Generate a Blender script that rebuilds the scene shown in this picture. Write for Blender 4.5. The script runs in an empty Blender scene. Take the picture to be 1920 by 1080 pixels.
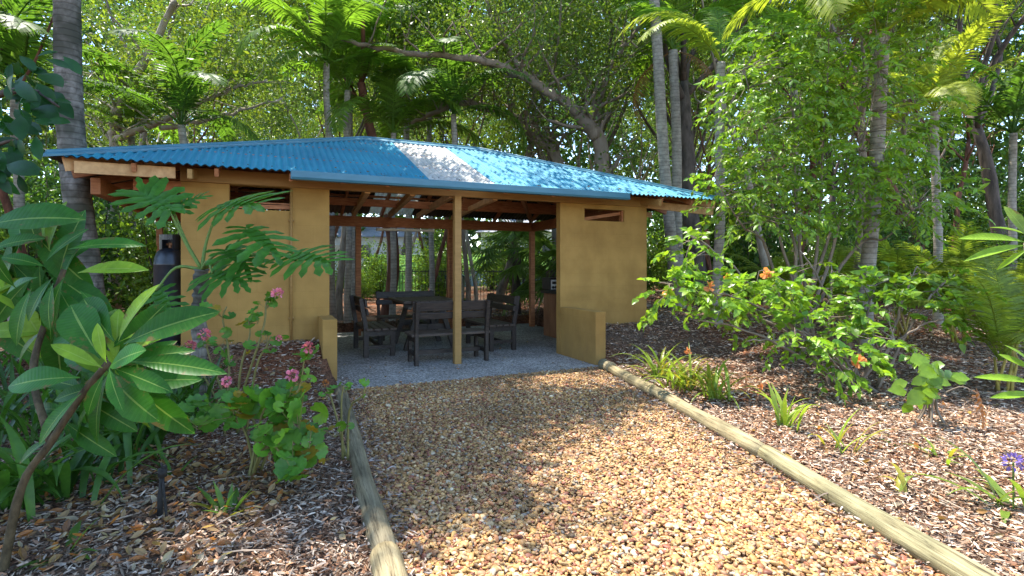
import bpy, math, random
import numpy as np
from math import sin, cos, pi, radians
from mathutils import Vector, Matrix

rnd = random.Random(7)
rg = np.random.default_rng(11)
sc = bpy.context.scene
COL = sc.collection
F, YH, HC = 1006.0, 498.0, 1.35
TH, PY = 0.425, 7.827
CT, ST = cos(TH), sin(TH)

def W(px, py, Y):
    return np.array([(px - 960) / F * Y, Y, HC - (py - YH) / F * Y])
def B(u, v, z=0.0):
    return np.array([u * CT - v * ST, PY + u * ST + v * CT, z])
def toUV(x, y):
    dy = y - PY
    return x * CT + dy * ST, -x * ST + dy * CT
def sstep(a, b, x):
    t = np.clip((x - a) / (b - a), 0, 1)
    return t * t * (3 - 2 * t)

# ------------------------------------------------------------------ mesh builder
class MB:
    def __init__(s):
        s.V, s.Q, s.T, s.C, s.U, s.n = [], [], [], [], [], 0
    def add(s, V, faces, col=None, uv=None):
        V = np.asarray(V, float).reshape(-1, 3)
        q = [f for f in faces if len(f) == 4]; t = [f for f in faces if len(f) == 3]
        if q: s.Q.append(np.array(q) + s.n)
        if t: s.T.append(np.array(t) + s.n)
        s.V.append(V)
        c = np.ones((len(V), 3)) if col is None else np.broadcast_to(np.asarray(col, float), (len(V), 3))
        s.C.append(c); s.U.append(np.zeros((len(V), 2)) if uv is None else uv)
        s.n += len(V)
    def addarr(s, V, Q=None, T=None, C=None, U=None):
        if Q is not None and len(Q): s.Q.append(Q + s.n)
        if T is not None and len(T): s.T.append(T + s.n)
        s.V.append(V); s.C.append(np.ones((len(V), 3)) if C is None else C)
        s.U.append(np.zeros((len(V), 2)) if U is None else U); s.n += len(V)
    def box(s, c, size, rot=None, col=None):
        x, y, z = [k / 2 for k in size]
        V = np.array([[a * x, b * y, d * z] for a in (-1, 1) for b in (-1, 1) for d in (-1, 1)])
        if rot is not None: V = V @ np.asarray(rot).T
        s.add(V + np.asarray(c), [(0, 1, 3, 2), (4, 6, 7, 5), (0, 4, 5, 1), (2, 3, 7, 6), (0, 2, 6, 4), (1, 5, 7, 3)], col)
        return s
    def box2(s, a, b, col=None):
        a, b = np.asarray(a, float), np.asarray(b, float)
        return s.box((a + b) / 2, np.abs(b - a), None, col)
    def bar(s, p, q, w, h, up=(0, 0, 1), col=None):
        p, q = np.asarray(p, float), np.asarray(q, float)
        d = q - p; L = np.linalg.norm(d); d = d / L
        x = np.cross(d, up); x /= np.linalg.norm(x); z = np.cross(x, d)
        return s.box((p + q) / 2, (w, L, h), np.stack([x, d, z], 1), col)
    def tube(s, P, R, k=8, col=None, caps=True):
        P = np.asarray(P, float); n = len(P); R = np.broadcast_to(np.asarray(R, float), (n,))
        t = np.gradient(P, axis=0); t /= np.linalg.norm(t, axis=1)[:, None] + 1e-9
        a = np.array([1, 0, 0.0]) if abs(t[0][0]) < .8 else np.array([0, 1, 0.0])
        x = np.cross(t, a); x /= np.linalg.norm(x, axis=1)[:, None] + 1e-9
        y = np.cross(t, x)
        an = np.arange(k) / k * 2 * pi
        V = (P[:, None] + R[:, None, None] * (np.cos(an)[None, :, None] * x[:, None] + np.sin(an)[None, :, None] * y[:, None])).reshape(-1, 3)
        i = np.arange(n - 1)[:, None] * k; j = np.arange(k)[None]; j2 = (j + 1) % k
        Q = np.stack([i + j, i + k + j, i + k + j2, i + j2], -1).reshape(-1, 4)
        ln = np.r_[0, np.cumsum(np.linalg.norm(np.diff(P, axis=0), axis=1))]
        U = np.stack([np.tile(np.arange(k) / k, n), np.repeat(ln, k)], 1)
        T = None
        if caps:
            V = np.vstack([V, P[:1], P[-1:]]); U = np.vstack([U, [[.5, 0], [.5, ln[-1]]]])
            jj = np.arange(k); c0, c1 = n * k, n * k + 1
            T = np.vstack([np.stack([jj, (jj + 1) % k, np.full(k, c0)], 1), np.stack([(n - 1) * k + (jj + 1) % k, (n - 1) * k + jj, np.full(k, c1)], 1)])
        C = np.ones((len(V), 3)) if col is None else np.broadcast_to(np.asarray(col, float), (len(V), 3))
        s.addarr(V, Q, T, C, U); return s
    def lathe(s, c, prof, k=20, col=None):
        P = np.array([[c[0], c[1], c[2] + z] for r, z in prof]); R = np.array([r for r, z in prof])
        n = len(P); an = np.arange(k) / k * 2 * pi
        V = (P[:, None] + R[:, None, None] * np.stack([np.cos(an), np.sin(an), 0 * an], -1)[None]).reshape(-1, 3)
        i = np.arange(n - 1)[:, None] * k; j = np.arange(k)[None]; j2 = (j + 1) % k
        Q = np.stack([i + j, i + j2, i + k + j2, i + k + j], -1).reshape(-1, 4)
        C = np.ones((len(V), 3)) if col is None else np.broadcast_to(np.asarray(col, float), (len(V), 3))
        s.addarr(V, Q, None, C); return s
    def mesh(s, name, mat, smooth=False):
        V = np.vstack(s.V); C = np.vstack(s.C); U = np.vstack(s.U)
        Q = np.vstack(s.Q) if s.Q else np.zeros((0, 4), int); T = np.vstack(s.T) if s.T else np.zeros((0, 3), int)
        me = bpy.data.meshes.new(name)
        li = np.r_[Q.ravel(), T.ravel()].astype(np.int32); nq, nt = len(Q), len(T)
        me.vertices.add(len(V)); me.vertices.foreach_set('co', V.astype(np.float32).ravel())
        me.loops.add(len(li)); me.loops.foreach_set('vertex_index', li)
        me.polygons.add(nq + nt)
        st = np.r_[np.arange(nq) * 4, nq * 4 + np.arange(nt) * 3].astype(np.int32)
        me.polygons.foreach_set('loop_start', st)
        me.polygons.foreach_set('use_smooth', np.full(nq + nt, smooth, dtype=bool))
        at = me.attributes.new('tint', 'FLOAT_COLOR', 'POINT')
        at.data.foreach_set('color', np.hstack([C, np.ones((len(C), 1))]).astype(np.float32).ravel())
        uv = me.uv_layers.new(name='uv'); uv.data.foreach_set('uv', U[li].astype(np.float32).ravel())
        me.update(calc_edges=True); me.validate()
        for m in (mat if isinstance(mat, (list, tuple)) else [mat]): me.materials.append(m)
        return me
    def build(s, name, mat, parent=None, smooth=False):
        o = bpy.data.objects.new(name, s.mesh(name, mat, smooth)); COL.objects.link(o)
        if parent: o.parent = parent
        return o

def empty(name, label, cat, loc=(0, 0, 0), rz=0, group=None):
    o = bpy.data.objects.new(name, None); COL.objects.link(o); o.empty_display_size = .1
    o.location = loc; o.rotation_euler = (0, 0, rz)
    return tag(o, label, cat, group)
def tag(o, label=None, cat=None, group=None, kind=None):
    if label: o['label'] = label
    if cat: o['category'] = cat
    if group: o['group'] = group
    if kind: o['kind'] = kind
    return o
def link_copy(src, parent=None):
    o = src.copy(); COL.objects.link(o); o.parent = parent
    return o
def copy_tree(r, label=None, group=None):
    c = link_copy(r)
    if label: c['label'] = label
    if group: c['group'] = group
    for ch in list(r.children):
        d = link_copy(ch, c)
        for g in list(ch.children): link_copy(g, d)
    return c

# ------------------------------------------------------------------ materials
def newmat(name):
    m = bpy.data.materials.new(name); m.use_nodes = True
    nt = m.node_tree; bs = nt.nodes['Principled BSDF']
    return m, nt, bs
def N(nt, t, **k):
    n = nt.nodes.new(t)
    for a, b in k.items():
        if hasattr(n, a): setattr(n, a, b)
        else: n.inputs[a].default_value = b
    return n
def ramp(nt, stops):
    r = nt.nodes.new('ShaderNodeValToRGB'); e = r.color_ramp.elements
    while len(e) < len(stops): e.new(.5)
    for i, (p, c) in enumerate(stops): e[i].position = p; e[i].color = (*c, 1)
    return r
def mixc(nt, a, b, fac, mode='MIX'):
    m = nt.nodes.new('ShaderNodeMix'); m.data_type = 'RGBA'; m.blend_type = mode
    for sock, val in ((m.inputs[0], fac), (m.inputs[6], a), (m.inputs[7], b)):
        if hasattr(val, 'links'): nt.links.new(val, sock)
        elif isinstance(val, (int, float)): sock.default_value = val
        else: sock.default_value = (*val, 1)
    return m.outputs[2]
def coord(nt, kind='Object', scale=(1, 1, 1)):
    tc = nt.nodes.new('ShaderNodeTexCoord'); mp = nt.nodes.new('ShaderNodeMapping')
    mp.inputs['Scale'].default_value = scale
    nt.links.new(tc.outputs[kind], mp.inputs[0]); return mp.outputs[0]
def noise(nt, vec, scale, detail=4, rough=.55):
    n = N(nt, 'ShaderNodeTexNoise'); n.inputs['Scale'].default_value = scale; n.inputs['Detail'].default_value = detail
    n.inputs['Roughness'].default_value = rough; nt.links.new(vec, n.inputs['Vector']); return n.outputs['Fac']
def bump(nt, bs, h, strength=.3, dist=.01):
    b = N(nt, 'ShaderNodeBump'); b.inputs['Strength'].default_value = strength; b.inputs['Distance'].default_value = dist
    nt.links.new(h, b.inputs['Height']); nt.links.new(b.outputs[0], bs.inputs['Normal']); return b
def noisy(name, c1, c2, scale=8, stretch=(1, 1, 1), rough=.8, bs_=.3, bd=.01, tint=False, spec=.3, metal=0, kind='Object', detail=6, lo=.3, hi=.7):
    m, nt, bs = newmat(name)
    v = coord(nt, kind, stretch); f = noise(nt, v, scale, detail)
    r = ramp(nt, [(lo, c1), (hi, c2)]); nt.links.new(f, r.inputs[0]); c = r.outputs[0]
    if tint:
        a = N(nt, 'ShaderNodeAttribute', attribute_name='tint'); c = mixc(nt, c, a.outputs[0], 1.0, 'MULTIPLY')
    nt.links.new(c, bs.inputs['Base Color']); bs.inputs['Roughness'].default_value = rough
    bs.inputs['Specular IOR Level'].default_value = spec; bs.inputs['Metallic'].default_value = metal
    if bs_: bump(nt, bs, f, bs_, bd)
    return m
def leafmat(name, trans=.35, rough=.38, veins=False, spec=.5):
    m, nt, bs = newmat(name)
    a = N(nt, 'ShaderNodeAttribute', attribute_name='tint'); c = a.outputs[0]
    f = noise(nt, coord(nt), 25, 3)
    r = ramp(nt, [(.3, (.78, .8, .75)), (.7, (1.15, 1.12, 1.0))]); nt.links.new(f, r.inputs[0])
    c = mixc(nt, c, r.outputs[0], 1.0, 'MULTIPLY')
    if veins:
        tc = N(nt, 'ShaderNodeTexCoord'); sp = N(nt, 'ShaderNodeSeparateXYZ'); nt.links.new(tc.outputs['UV'], sp.inputs[0])
        def math_(op, x, y=None):
            n = N(nt, 'ShaderNodeMath', operation=op)
            for i, val in enumerate((x, y)):
                if val is None: continue
                if hasattr(val, 'links'): nt.links.new(val, n.inputs[i])
                else: n.inputs[i].default_value = val
            return n.outputs[0]
        ab = math_('ABSOLUTE', sp.outputs[0])
        w = math_('SUBTRACT', math_('MULTIPLY', sp.outputs[1], 20.0), math_('MULTIPLY', ab, 1.4))
        fr = math_('FRACT', w); d = math_('ABSOLUTE', math_('SUBTRACT', fr, .5))
        vein = math_('LESS_THAN', d, .06); mid = math_('LESS_THAN', ab, .055)
        vf = math_('MAXIMUM', math_('MULTIPLY', vein, .05), math_('MULTIPLY', mid, .5))
        c = mixc(nt, c, (.30, .42, .10), vf)
        nb = noise(nt, coord(nt), 9, 5, .7); ed = math_('MULTIPLY_ADD', ab, .16); ed.node.inputs[2].default_value = 0.0
        sm = math_('ADD', nb, ed); rb_ = ramp(nt, [(.70, (0, 0, 0)), (.76, (1, 1, 1))]); nt.links.new(sm, rb_.inputs[0])
        c = mixc(nt, c, (.16, .10, .03), math_('MULTIPLY', rb_.outputs[0], .8))
        bump(nt, bs, d, .22, .005)
    nt.links.new(c, bs.inputs['Base Color']); bs.inputs['Roughness'].default_value = rough
    bs.inputs['Specular IOR Level'].default_value = spec
    t = N(nt, 'ShaderNodeBsdfTranslucent')
    nt.links.new(mixc(nt, c, (1.25, 1.25, .6), 1.0, 'MULTIPLY'), t.inputs[0])
    mx = N(nt, 'ShaderNodeMixShader'); mx.inputs[0].default_value = trans
    nt.links.new(bs.outputs[0], mx.inputs[1]); nt.links.new(t.outputs[0], mx.inputs[2])
    nt.links.new(mx.outputs[0], nt.nodes['Material Output'].inputs[0])
    return m
def barkmat(name, c1, c2, ring=False, scale=6, stretch=(1, 1, .25), bs_=.6, c3=None):
    m, nt, bs = newmat(name)
    v = coord(nt, 'Object', stretch); f = noise(nt, v, scale, 8, .65)
    f2 = noise(nt, coord(nt), 2.2, 3)
    r = ramp(nt, [(.32, c1), (.68, c2)]); nt.links.new(f, r.inputs[0]); c = r.outputs[0]
    if c3:
        r2 = ramp(nt, [(.45, (0, 0, 0)), (.6, (1, 1, 1))]); nt.links.new(f2, r2.inputs[0]); c = mixc(nt, c, c3, r2.outputs[0])
    h = f
    if ring:
        w = N(nt, 'ShaderNodeTexWave', wave_type='BANDS', bands_direction='Z'); w.inputs['Scale'].default_value = 4.2
        w.inputs['Distortion'].default_value = 1.2; w.inputs['Detail'].default_value = 2
        nt.links.new(coord(nt), w.inputs[0])
        rr = ramp(nt, [(.0, (.62, .60, .58)), (.16, (1, 1, 1))]); nt.links.new(w.outputs[1], rr.inputs[0])
        c = mixc(nt, c, rr.outputs[0], .8, 'MULTIPLY'); h = rr.outputs[0]
    nt.links.new(c, bs.inputs['Base Color']); bs.inputs['Roughness'].default_value = .85
    bs.inputs['Specular IOR Level'].default_value = .2
    bump(nt, bs, h, bs_, .02)
    return m

M = {}
M['leaf'] = leafmat('leaf', .48, .36, False, .45)
M['palmleaf'] = leafmat('palm_leaf', .58, .45, False, .35)
M['bigleaf'] = leafmat('big_leaf', .35, .42, True, .22)
M['petal'] = leafmat('petal', .4, .6, False, .2)
M['stem'] = noisy('stem', (.75, .75, .75), (1.1, 1.1, 1.0), 30, rough=.6, tint=True)
M['bark_gum'] = barkmat('bark_gum', (.09, .068, .05), (.32, .25, .19), c3=(.21, .17, .13))
M['bark_red'] = barkmat('bark_red', (.05, .02, .014), (.24, .11, .07), scale=7)
M['bark_pale'] = barkmat('bark_pale', (.20, .16, .12), (.46, .40, .33), stretch=(1, 1, .5), scale=5)
M['bark_dark'] = barkmat('bark_dark', (.035, .028, .024), (.16, .125, .105), scale=8)
M['bark_fr'] = barkmat('frangipani_bark', (.035, .026, .014), (.13, .095, .05), scale=26, stretch=(1, 1, .6))
M['bark_palm'] = barkmat('bark_palm', (.19, .165, .135), (.40, .36, .30), True, 9, (1, 1, 1), .5)
M['bark_palm_dark'] = barkmat('bark_palm_dark', (.08, .07, .06), (.30, .28, .25), True, 14, (1, 1, .8), .5, c3=(.07, .07, .055))
M['shaft'] = noisy('crownshaft', (.10, .17, .04), (.20, .28, .08), 5, (1, 1, .2), .45)

def wallmat():
    m, nt, bs = newmat('ochre_render')
    br = N(nt, 'ShaderNodeTexBrick'); br.inputs['Scale'].default_value = 1
    br.inputs['Brick Width'].default_value = .42; br.inputs['Row Height'].default_value = .205
    br.inputs['Mortar Size'].default_value = .003; br.inputs['Mortar Smooth'].default_value = .6
    br.inputs['Color1'].default_value = (1, 1, 1, 1); br.inputs['Color2'].default_value = (.95, .95, .94, 1); br.inputs['Mortar'].default_value = (.78, .76, .73, 1)
    tc = N(nt, 'ShaderNodeTexCoord'); sp = N(nt, 'ShaderNodeSeparateXYZ'); nt.links.new(tc.outputs['Object'], sp.inputs[0])
    ad = N(nt, 'ShaderNodeMath', operation='ADD'); nt.links.new(sp.outputs[0], ad.inputs[0]); nt.links.new(sp.outputs[1], ad.inputs[1])
    cb = N(nt, 'ShaderNodeCombineXYZ'); nt.links.new(ad.outputs[0], cb.inputs[0]); nt.links.new(sp.outputs[2], cb.inputs[1])
    nt.links.new(cb.outputs[0], br.inputs[0])
    f = noise(nt, coord(nt), 2.5, 5); f2 = noise(nt, coord(nt), 55, 6, .7); st = noise(nt, coord(nt, 'Object', (2.2, 2.2, .5)), 2, 6)
    r = ramp(nt, [(.28, (.30, .165, .042)), (.72, (.45, .26, .072))]); nt.links.new(f, r.inputs[0])
    rs = ramp(nt, [(.36, (.74, .72, .70)), (.52, (1.03, 1.03, 1.03))]); nt.links.new(st, rs.inputs[0])
    c = mixc(nt, mixc(nt, r.outputs[0], br.outputs[0], .45, 'MULTIPLY'), rs.outputs[0], .22, 'MULTIPLY')
    # splash grime along the foot of the walls
    g = noise(nt, coord(nt, 'Object', (6, 6, 1.2)), 3, 6)
    mr = N(nt, 'ShaderNodeMapRange'); mr.inputs[1].default_value = .0; mr.inputs[2].default_value = .75; mr.inputs[3].default_value = .62; mr.inputs[4].default_value = 0
    nt.links.new(sp.outputs[2], mr.inputs[0])
    mu = N(nt, 'ShaderNodeMath', operation='MULTIPLY'); nt.links.new(mr.outputs[0], mu.inputs[0]); nt.links.new(g, mu.inputs[1])
    c = mixc(nt, c, (.20, .125, .06), mu.outputs[0])
    nt.links.new(c, bs.inputs['Base Color']); bs.inputs['Roughness'].default_value = .75; bs.inputs['Specular IOR Level'].default_value = .25
    a2 = N(nt, 'ShaderNodeMath', operation='MULTIPLY_ADD'); nt.links.new(f2, a2.inputs[0]); a2.inputs[1].default_value = .7
    nt.links.new(br.outputs[1], a2.inputs[2])
    b = bump(nt, bs, a2.outputs[0], .35, .006); b.invert = True
    return m
M['wall'] = wallmat()
M['ochre_timber'] = noisy('ochre_timber', (.30, .165, .05), (.38, .215, .07), 5, (.6, 6, 6), .6, .15)
M['red_timber'] = noisy('red_timber', (.24, .085, .032), (.46, .19, .08), 6, (1.2, 8, 8), .6, .25)
M['raw_timber'] = noisy('raw_timber', (.42, .22, .085), (.66, .40, .18), 6, (2, 2, 2), .6, .2)
M['bench_timber'] = noisy('bench_timber', (.010, .0065, .005), (.055, .036, .027), 7, (1, 9, 9), .5, .4, spec=.45)
M['slat_timber'] = noisy('slat_timber', (.035, .024, .018), (.13, .092, .07), 8, (1.5, 9, 9), .55, .4)

def roofmat():
    m, nt, bs = newmat('blue_roof_steel')
    f = noise(nt, coord(nt, 'Object', (1, 1, 1)), 1.4, 6, .6); f2 = noise(nt, coord(nt, 'Object', (9, .8, .8)), 4, 5)
    r = ramp(nt, [(.3, (.012, .165, .265)), (.72, (.026, .255, .36))]); nt.links.new(f, r.inputs[0])
    r2 = ramp(nt, [(.35, (.86, .88, .88)), (.6, (1.04, 1.04, 1.04))]); nt.links.new(f2, r2.inputs[0])
    c = mixc(nt, r.outputs[0], r2.outputs[0], .8, 'MULTIPLY')
    g = noise(nt, coord(nt), 40, 4); r3 = ramp(nt, [(.76, (0, 0, 0)), (.82, (.7, .7, .7))]); nt.links.new(g, r3.inputs[0])
    c = mixc(nt, c, (.05, .06, .06), r3.outputs[0])
    nt.links.new(c, bs.inputs['Base Color']); bs.inputs['Roughness'].default_value = .6; bs.inputs['Specular IOR Level'].default_value = .22
    return m
M['roof'] = roofmat()
M['gutter'] = noisy('gutter_steel', (.035, .14, .20), (.06, .195, .265), 3, (1, 3, 3), .45, .05, spec=.5)
def skymat():
    m, nt, bs = newmat('skylight_sheet')
    f = noise(nt, coord(nt), 6, 6); r = ramp(nt, [(.32, (.56, .55, .50)), (.55, (.80, .79, .75))]); nt.links.new(f, r.inputs[0])
    nt.links.new(r.outputs[0], bs.inputs['Base Color']); bs.inputs['Roughness'].default_value = .4
    t = N(nt, 'ShaderNodeBsdfTranslucent'); nt.links.new(r.outputs[0], t.inputs[0])
    mx = N(nt, 'ShaderNodeMixShader'); mx.inputs[0].default_value = .45
    nt.links.new(bs.outputs[0], mx.inputs[1]); nt.links.new(t.outputs[0], mx.inputs[2])
    nt.links.new(mx.outputs[0], nt.nodes['Material Output'].inputs[0]); return m
M['skylight'] = skymat()
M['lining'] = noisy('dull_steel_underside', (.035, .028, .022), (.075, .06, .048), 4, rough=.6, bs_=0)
M['metal_black'] = noisy('black_metal', (.012, .012, .013), (.03, .03, .032), 12, rough=.4, bs_=.1, spec=.5)
M['white_plastic'] = noisy('white_plastic', (.62, .62, .58), (.74, .74, .70), 8, rough=.4, bs_=0)
M['cylinder'] = noisy('cylinder_paint', (.008, .010, .015), (.022, .027, .036), 9, rough=.32, bs_=.15, spec=.6)
M['brown_metal'] = noisy('brown_metal', (.22, .09, .04), (.38, .17, .08), 7, (1, 1, .3), .5, .1)
M['rust'] = noisy('hose_black', (.01, .01, .01), (.03, .028, .026), 30, rough=.7)
def logmat():
    m, nt, bs = newmat('log_wood')
    f = noise(nt, coord(nt, 'Object', (9, 9, .6)), 5, 8, .65); f2 = noise(nt, coord(nt, 'Object', (1, 1, .5)), 4, 5)
    r = ramp(nt, [(.30, (.09, .068, .045)), (.42, (.27, .22, .145)), (.68, (.42, .36, .25))]); nt.links.new(f, r.inputs[0])
    r2 = ramp(nt, [(.35, (.55, .56, .52)), (.62, (1.1, 1.08, 1.0))]); nt.links.new(f2, r2.inputs[0])
    c = mixc(nt, r.outputs[0], r2.outputs[0], 1, 'MULTIPLY')
    k = noise(nt, coord(nt, 'Object', (16, 16, .35)), 3, 3); r3 = ramp(nt, [(.485, (1, 1, 1)), (.5, (.25, .22, .2)), (.515, (1, 1, 1))]); nt.links.new(k, r3.inputs[0])
    c = mixc(nt, c, r3.outputs[0], .85, 'MULTIPLY')
    a = N(nt, 'ShaderNodeAttribute', attribute_name='tint'); c = mixc(nt, c, a.outputs[0], 1, 'MULTIPLY')
    nt.links.new(c, bs.inputs['Base Color']); bs.inputs['Roughness'].default_value = .8; bs.inputs['Specular IOR Level'].default_value = .2
    bump(nt, bs, f, .7, .012); return m
M['log'] = logmat()
M['stone'] = noisy('pebble', (.72, .72, .72), (1.15, 1.12, 1.1), 60, rough=.55, bs_=.2, bd=.002, tint=True, spec=.35)
M['chip'] = noisy('wood_chip', (.65, .65, .65), (1.15, 1.12, 1.1), 50, (1, 1, 1), .8, .3, .002, tint=True, spec=.15)

def groundmat():
    m, nt, bs = newmat('mulch_earth')
    v = coord(nt); n1 = noise(nt, v, 60, 6, .7); n2 = noise(nt, v, .6, 4)
    vo = N(nt, 'ShaderNodeTexVoronoi'); vo.inputs['Scale'].default_value = 38; nt.links.new(coord(nt, 'Object', (1, .45, 1)), vo.inputs['Vector'])
    r = ramp(nt, [(.25, (.035, .024, .018)), (.5, (.14, .10, .075)), (.75, (.33, .26, .20))]); nt.links.new(n1, r.inputs[0])
    sx = N(nt, 'ShaderNodeSeparateColor'); nt.links.new(vo.outputs['Color'], sx.inputs[0])
    r2 = ramp(nt, [(0, (.55, .5, .48)), (1, (1.25, 1.15, 1.05))]); nt.links.new(sx.outputs[0], r2.inputs[0])
    c = mixc(nt, r.outputs[0], r2.outputs[0], 1, 'MULTIPLY')
    r3 = ramp(nt, [(.42, (0, 0, 0)), (.62, (1, 1, 1))]); nt.links.new(n2, r3.inputs[0])
    c = mixc(nt, c, mixc(nt, c, (1.25, .72, .5), 1.0, 'MULTIPLY'), r3.outputs[0])
    nt.links.new(c, bs.inputs['Base Color']); bs.inputs['Roughness'].default_value = .9; bs.inputs['Specular IOR Level'].default_value = .1
    bump(nt, bs, n1, .8, .02); return m
M['ground'] = groundmat()
M['gravel_base'] = noisy('gravel_base', (.12, .07, .03), (.42, .28, .14), 70, rough=.8, bs_=.8, bd=.01)
def slabmat():
    m, nt, bs = newmat('exposed_aggregate')
    v = coord(nt); vo = N(nt, 'ShaderNodeTexVoronoi'); vo.inputs['Scale'].default_value = 62; nt.links.new(v, vo.inputs['Vector'])
    sx = N(nt, 'ShaderNodeSeparateColor'); nt.links.new(vo.outputs['Color'], sx.inputs[0])
    r = ramp(nt, [(0, (.11, .10, .09)), (.4, (.30, .285, .26)), (.75, (.47, .45, .41)), (1, (.70, .67, .61))]); nt.links.new(sx.outputs[0], r.inputs[0])
    n2 = noise(nt, v, 1.3, 5); r2 = ramp(nt, [(.3, (.58, .56, .54)), (.7, (1.08, 1.07, 1.05))]); nt.links.new(n2, r2.inputs[0])
    nt.links.new(mixc(nt, r.outputs[0], r2.outputs[0], 1, 'MULTIPLY'), bs.inputs['Base Color']); bs.inputs['Roughness'].default_value = .7
    b = bump(nt, bs, vo.outputs['Distance'], .6, .008); b.invert = True; return m
M['slab'] = slabmat()
M['lawn'] = noisy('lawn', (.06, .15, .02), (.13, .26, .035), 30, rough=.9, bs_=.6)
M['paving'] = noisy('pale_paving', (.45, .42, .38), (.6, .57, .52), 12, rough=.8)
M['blue_wall'] = noisy('pale_blue_paint', (.22, .36, .50), (.28, .43, .57), 3, rough=.7)
M['house_wall'] = noisy('pale_house_wall', (.52, .52, .50), (.64, .63, .60), 3, rough=.8)
M['house_roof'] = noisy('grey_house_roof', (.18, .19, .21), (.28, .29, .31), 6, rough=.7)
M['glass'] = noisy('dark_glass', (.02, .03, .035), (.05, .06, .07), 2, rough=.1, bs_=0, spec=.8)
M['bin_green'] = noisy('bin_plastic', (.01, .05, .05), (.02, .08, .08), 8, rough=.4, bs_=0)

# ------------------------------------------------------------------ world, sun, camera
SUN = np.array([-.25, .25, 1.0]); SUN /= np.linalg.norm(SUN)
w = bpy.data.worlds.new('World'); sc.world = w; w.use_nodes = True
nt = w.node_tree; sky = nt.nodes.new('ShaderNodeTexSky'); sky.sky_type = 'NISHITA'; sky.sun_disc = False
sky.sun_elevation = math.asin(SUN[2]); sky.sun_rotation = math.atan2(SUN[0], SUN[1]); sky.air_density = 1.0; sky.dust_density = .3; sky.ozone_density = 2.0
nt.links.new(sky.outputs[0], nt.nodes['Background'].inputs[0]); nt.nodes['Background'].inputs[1].default_value = .15
sl = bpy.data.lights.new('sun', 'SUN'); sl.energy = 3.3; sl.angle = radians(.5); sl.color = (1, .95, .86)
so = bpy.data.objects.new('sun', sl); COL.objects.link(so); so.rotation_euler = Vector(SUN).to_track_quat('Z', 'Y').to_euler()
cd = bpy.data.cameras.new('camera'); cam = bpy.data.objects.new('camera', cd); COL.objects.link(cam); sc.camera = cam
cam.location = (0, 0, HC); cam.rotation_euler = (radians(90), 0, 0)
cd.sensor_width = 36; cd.lens = F / 1920 * 36; cd.shift_y = -(540 - YH) / 1920; cd.clip_end = 1000; cd.clip_start = .05
sc.view_settings.view_transform = 'Standard'; sc.view_settings.look = 'None'; sc.view_settings.gamma = 1; sc.view_settings.exposure = 2.08
sc.cycles.max_bounces = 7; sc.cycles.diffuse_bounces = 4; sc.cycles.glossy_bounces = 2; sc.cycles.transmission_bounces = 4; sc.cycles.transparent_max_bounces = 4
sc.cycles.sample_clamp_indirect = 6
try: sc.cycles.use_denoising = True
except Exception: pass

# ------------------------------------------------------------------ ground
LOGL = [np.array([-1.80, 5.62]), np.array([-.541, 2.32])]

def xl(y): return LOGL[0][0] + (y - LOGL[0][1]) * (LOGL[1][0] - LOGL[0][0]) / (LOGL[1][1] - LOGL[0][1])
def xr(y):
    a = 1.235 + (y - 6.9) * (1.761 - 1.235) / (3.715 - 6.9); b = 1.761 + (y - 3.715) * (1.92 - 1.761) / (2.247 - 3.715)
    return np.where(y > 3.715, a, b)
def gh(x, y):
    x = np.asarray(x, float); y = np.asarray(y, float)
    u, v = toUV(x, y)
    far_ = sstep(1.6, 4.0, np.abs(u + .87) - 1.75)
    t = sstep(-1.25, -.06, v) * (1 - far_) + sstep(-3.4, .2, v) * far_
    h = .045 + .365 * t
    h = h + .05 * np.sin(x * 1.3 + 1) * np.sin(y * 1.1) * sstep(.2, 1.5, np.minimum(np.abs(x - xl(y)), np.abs(x - xr(y)))) * (1 - t)
    left = sstep(0, 1.6, xl(y) - x) * (1 - sstep(3.5, 6.5, y)); h = h + .10 * left
    back = sstep(3.2, 5.2, v); side = sstep(2.6, 6.5, np.abs(u + .3))
    h = h * (1 - back) + (.40 * side) * back
    inpath = (x > xl(y)) & (x < xr(y)) & (v < -.9)
    incut = ((u > -2.58) & (u < .89) & (v > -1.3) & (v < .1)) | ((u > -2.58) & (u < 2.3) & (v >= 0) & (v < 4.25))
    return np.where(inpath | incut, -.05, h)
def axis(lo, hi, step, far):
    a = list(np.arange(lo, hi, step)); s = step; x = a[-1]
    while x < far: s *= 1.22; x += s; a.append(x)
    s = step; x = lo; b = []
    while x > -far: s *= 1.22; x -= s; b.append(x)
    return np.array(b[::-1] + a)
ax, ay = axis(-8, 9, .09, 260), axis(-1.5, 14, .09, 300)
GX, GY = np.meshgrid(ax, ay); GZ = gh(GX, GY) + rg.normal(0, .006, GX.shape)
g = MB(); nx, ny = len(ax), len(ay)
i = np.arange(ny - 1)[:, None] * nx + np.arange(nx - 1)[None]
g.addarr(np.stack([GX, GY, GZ], -1).reshape(-1, 3), np.stack([i, i + 1, i + nx + 1, i + nx], -1).reshape(-1, 4))
tag(g.build('ground', M['ground'], None, True), kind='structure')
p = MB()
ys = np.linspace(-1.5, 7.25, 60)
L = np.stack([xl(ys), ys, 0 * ys - .004], 1); R = np.stack([xr(ys), ys, 0 * ys - .004], 1)
def clipv(P):
    u, v = toUV(P[:, 0], P[:, 1]); dv = np.maximum(v + 1.12, 0); P = P.copy(); P[:, 0] += dv * ST; P[:, 1] -= dv * CT; return P
L, R = clipv(L), clipv(R)
V = np.vstack([L, R]); k = np.arange(59)
p.addarr(V, np.stack([k, k + 60, k + 61, k + 1], 1)); tag(p.build('gravel_path', M['gravel_base']), kind='structure')
s = MB(); s.box2((-2.60, -1.13, -.12), (.87, .1, 0)); s.box2((-2.60, .1, -.12), (2.30, 4.15, 0))
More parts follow.
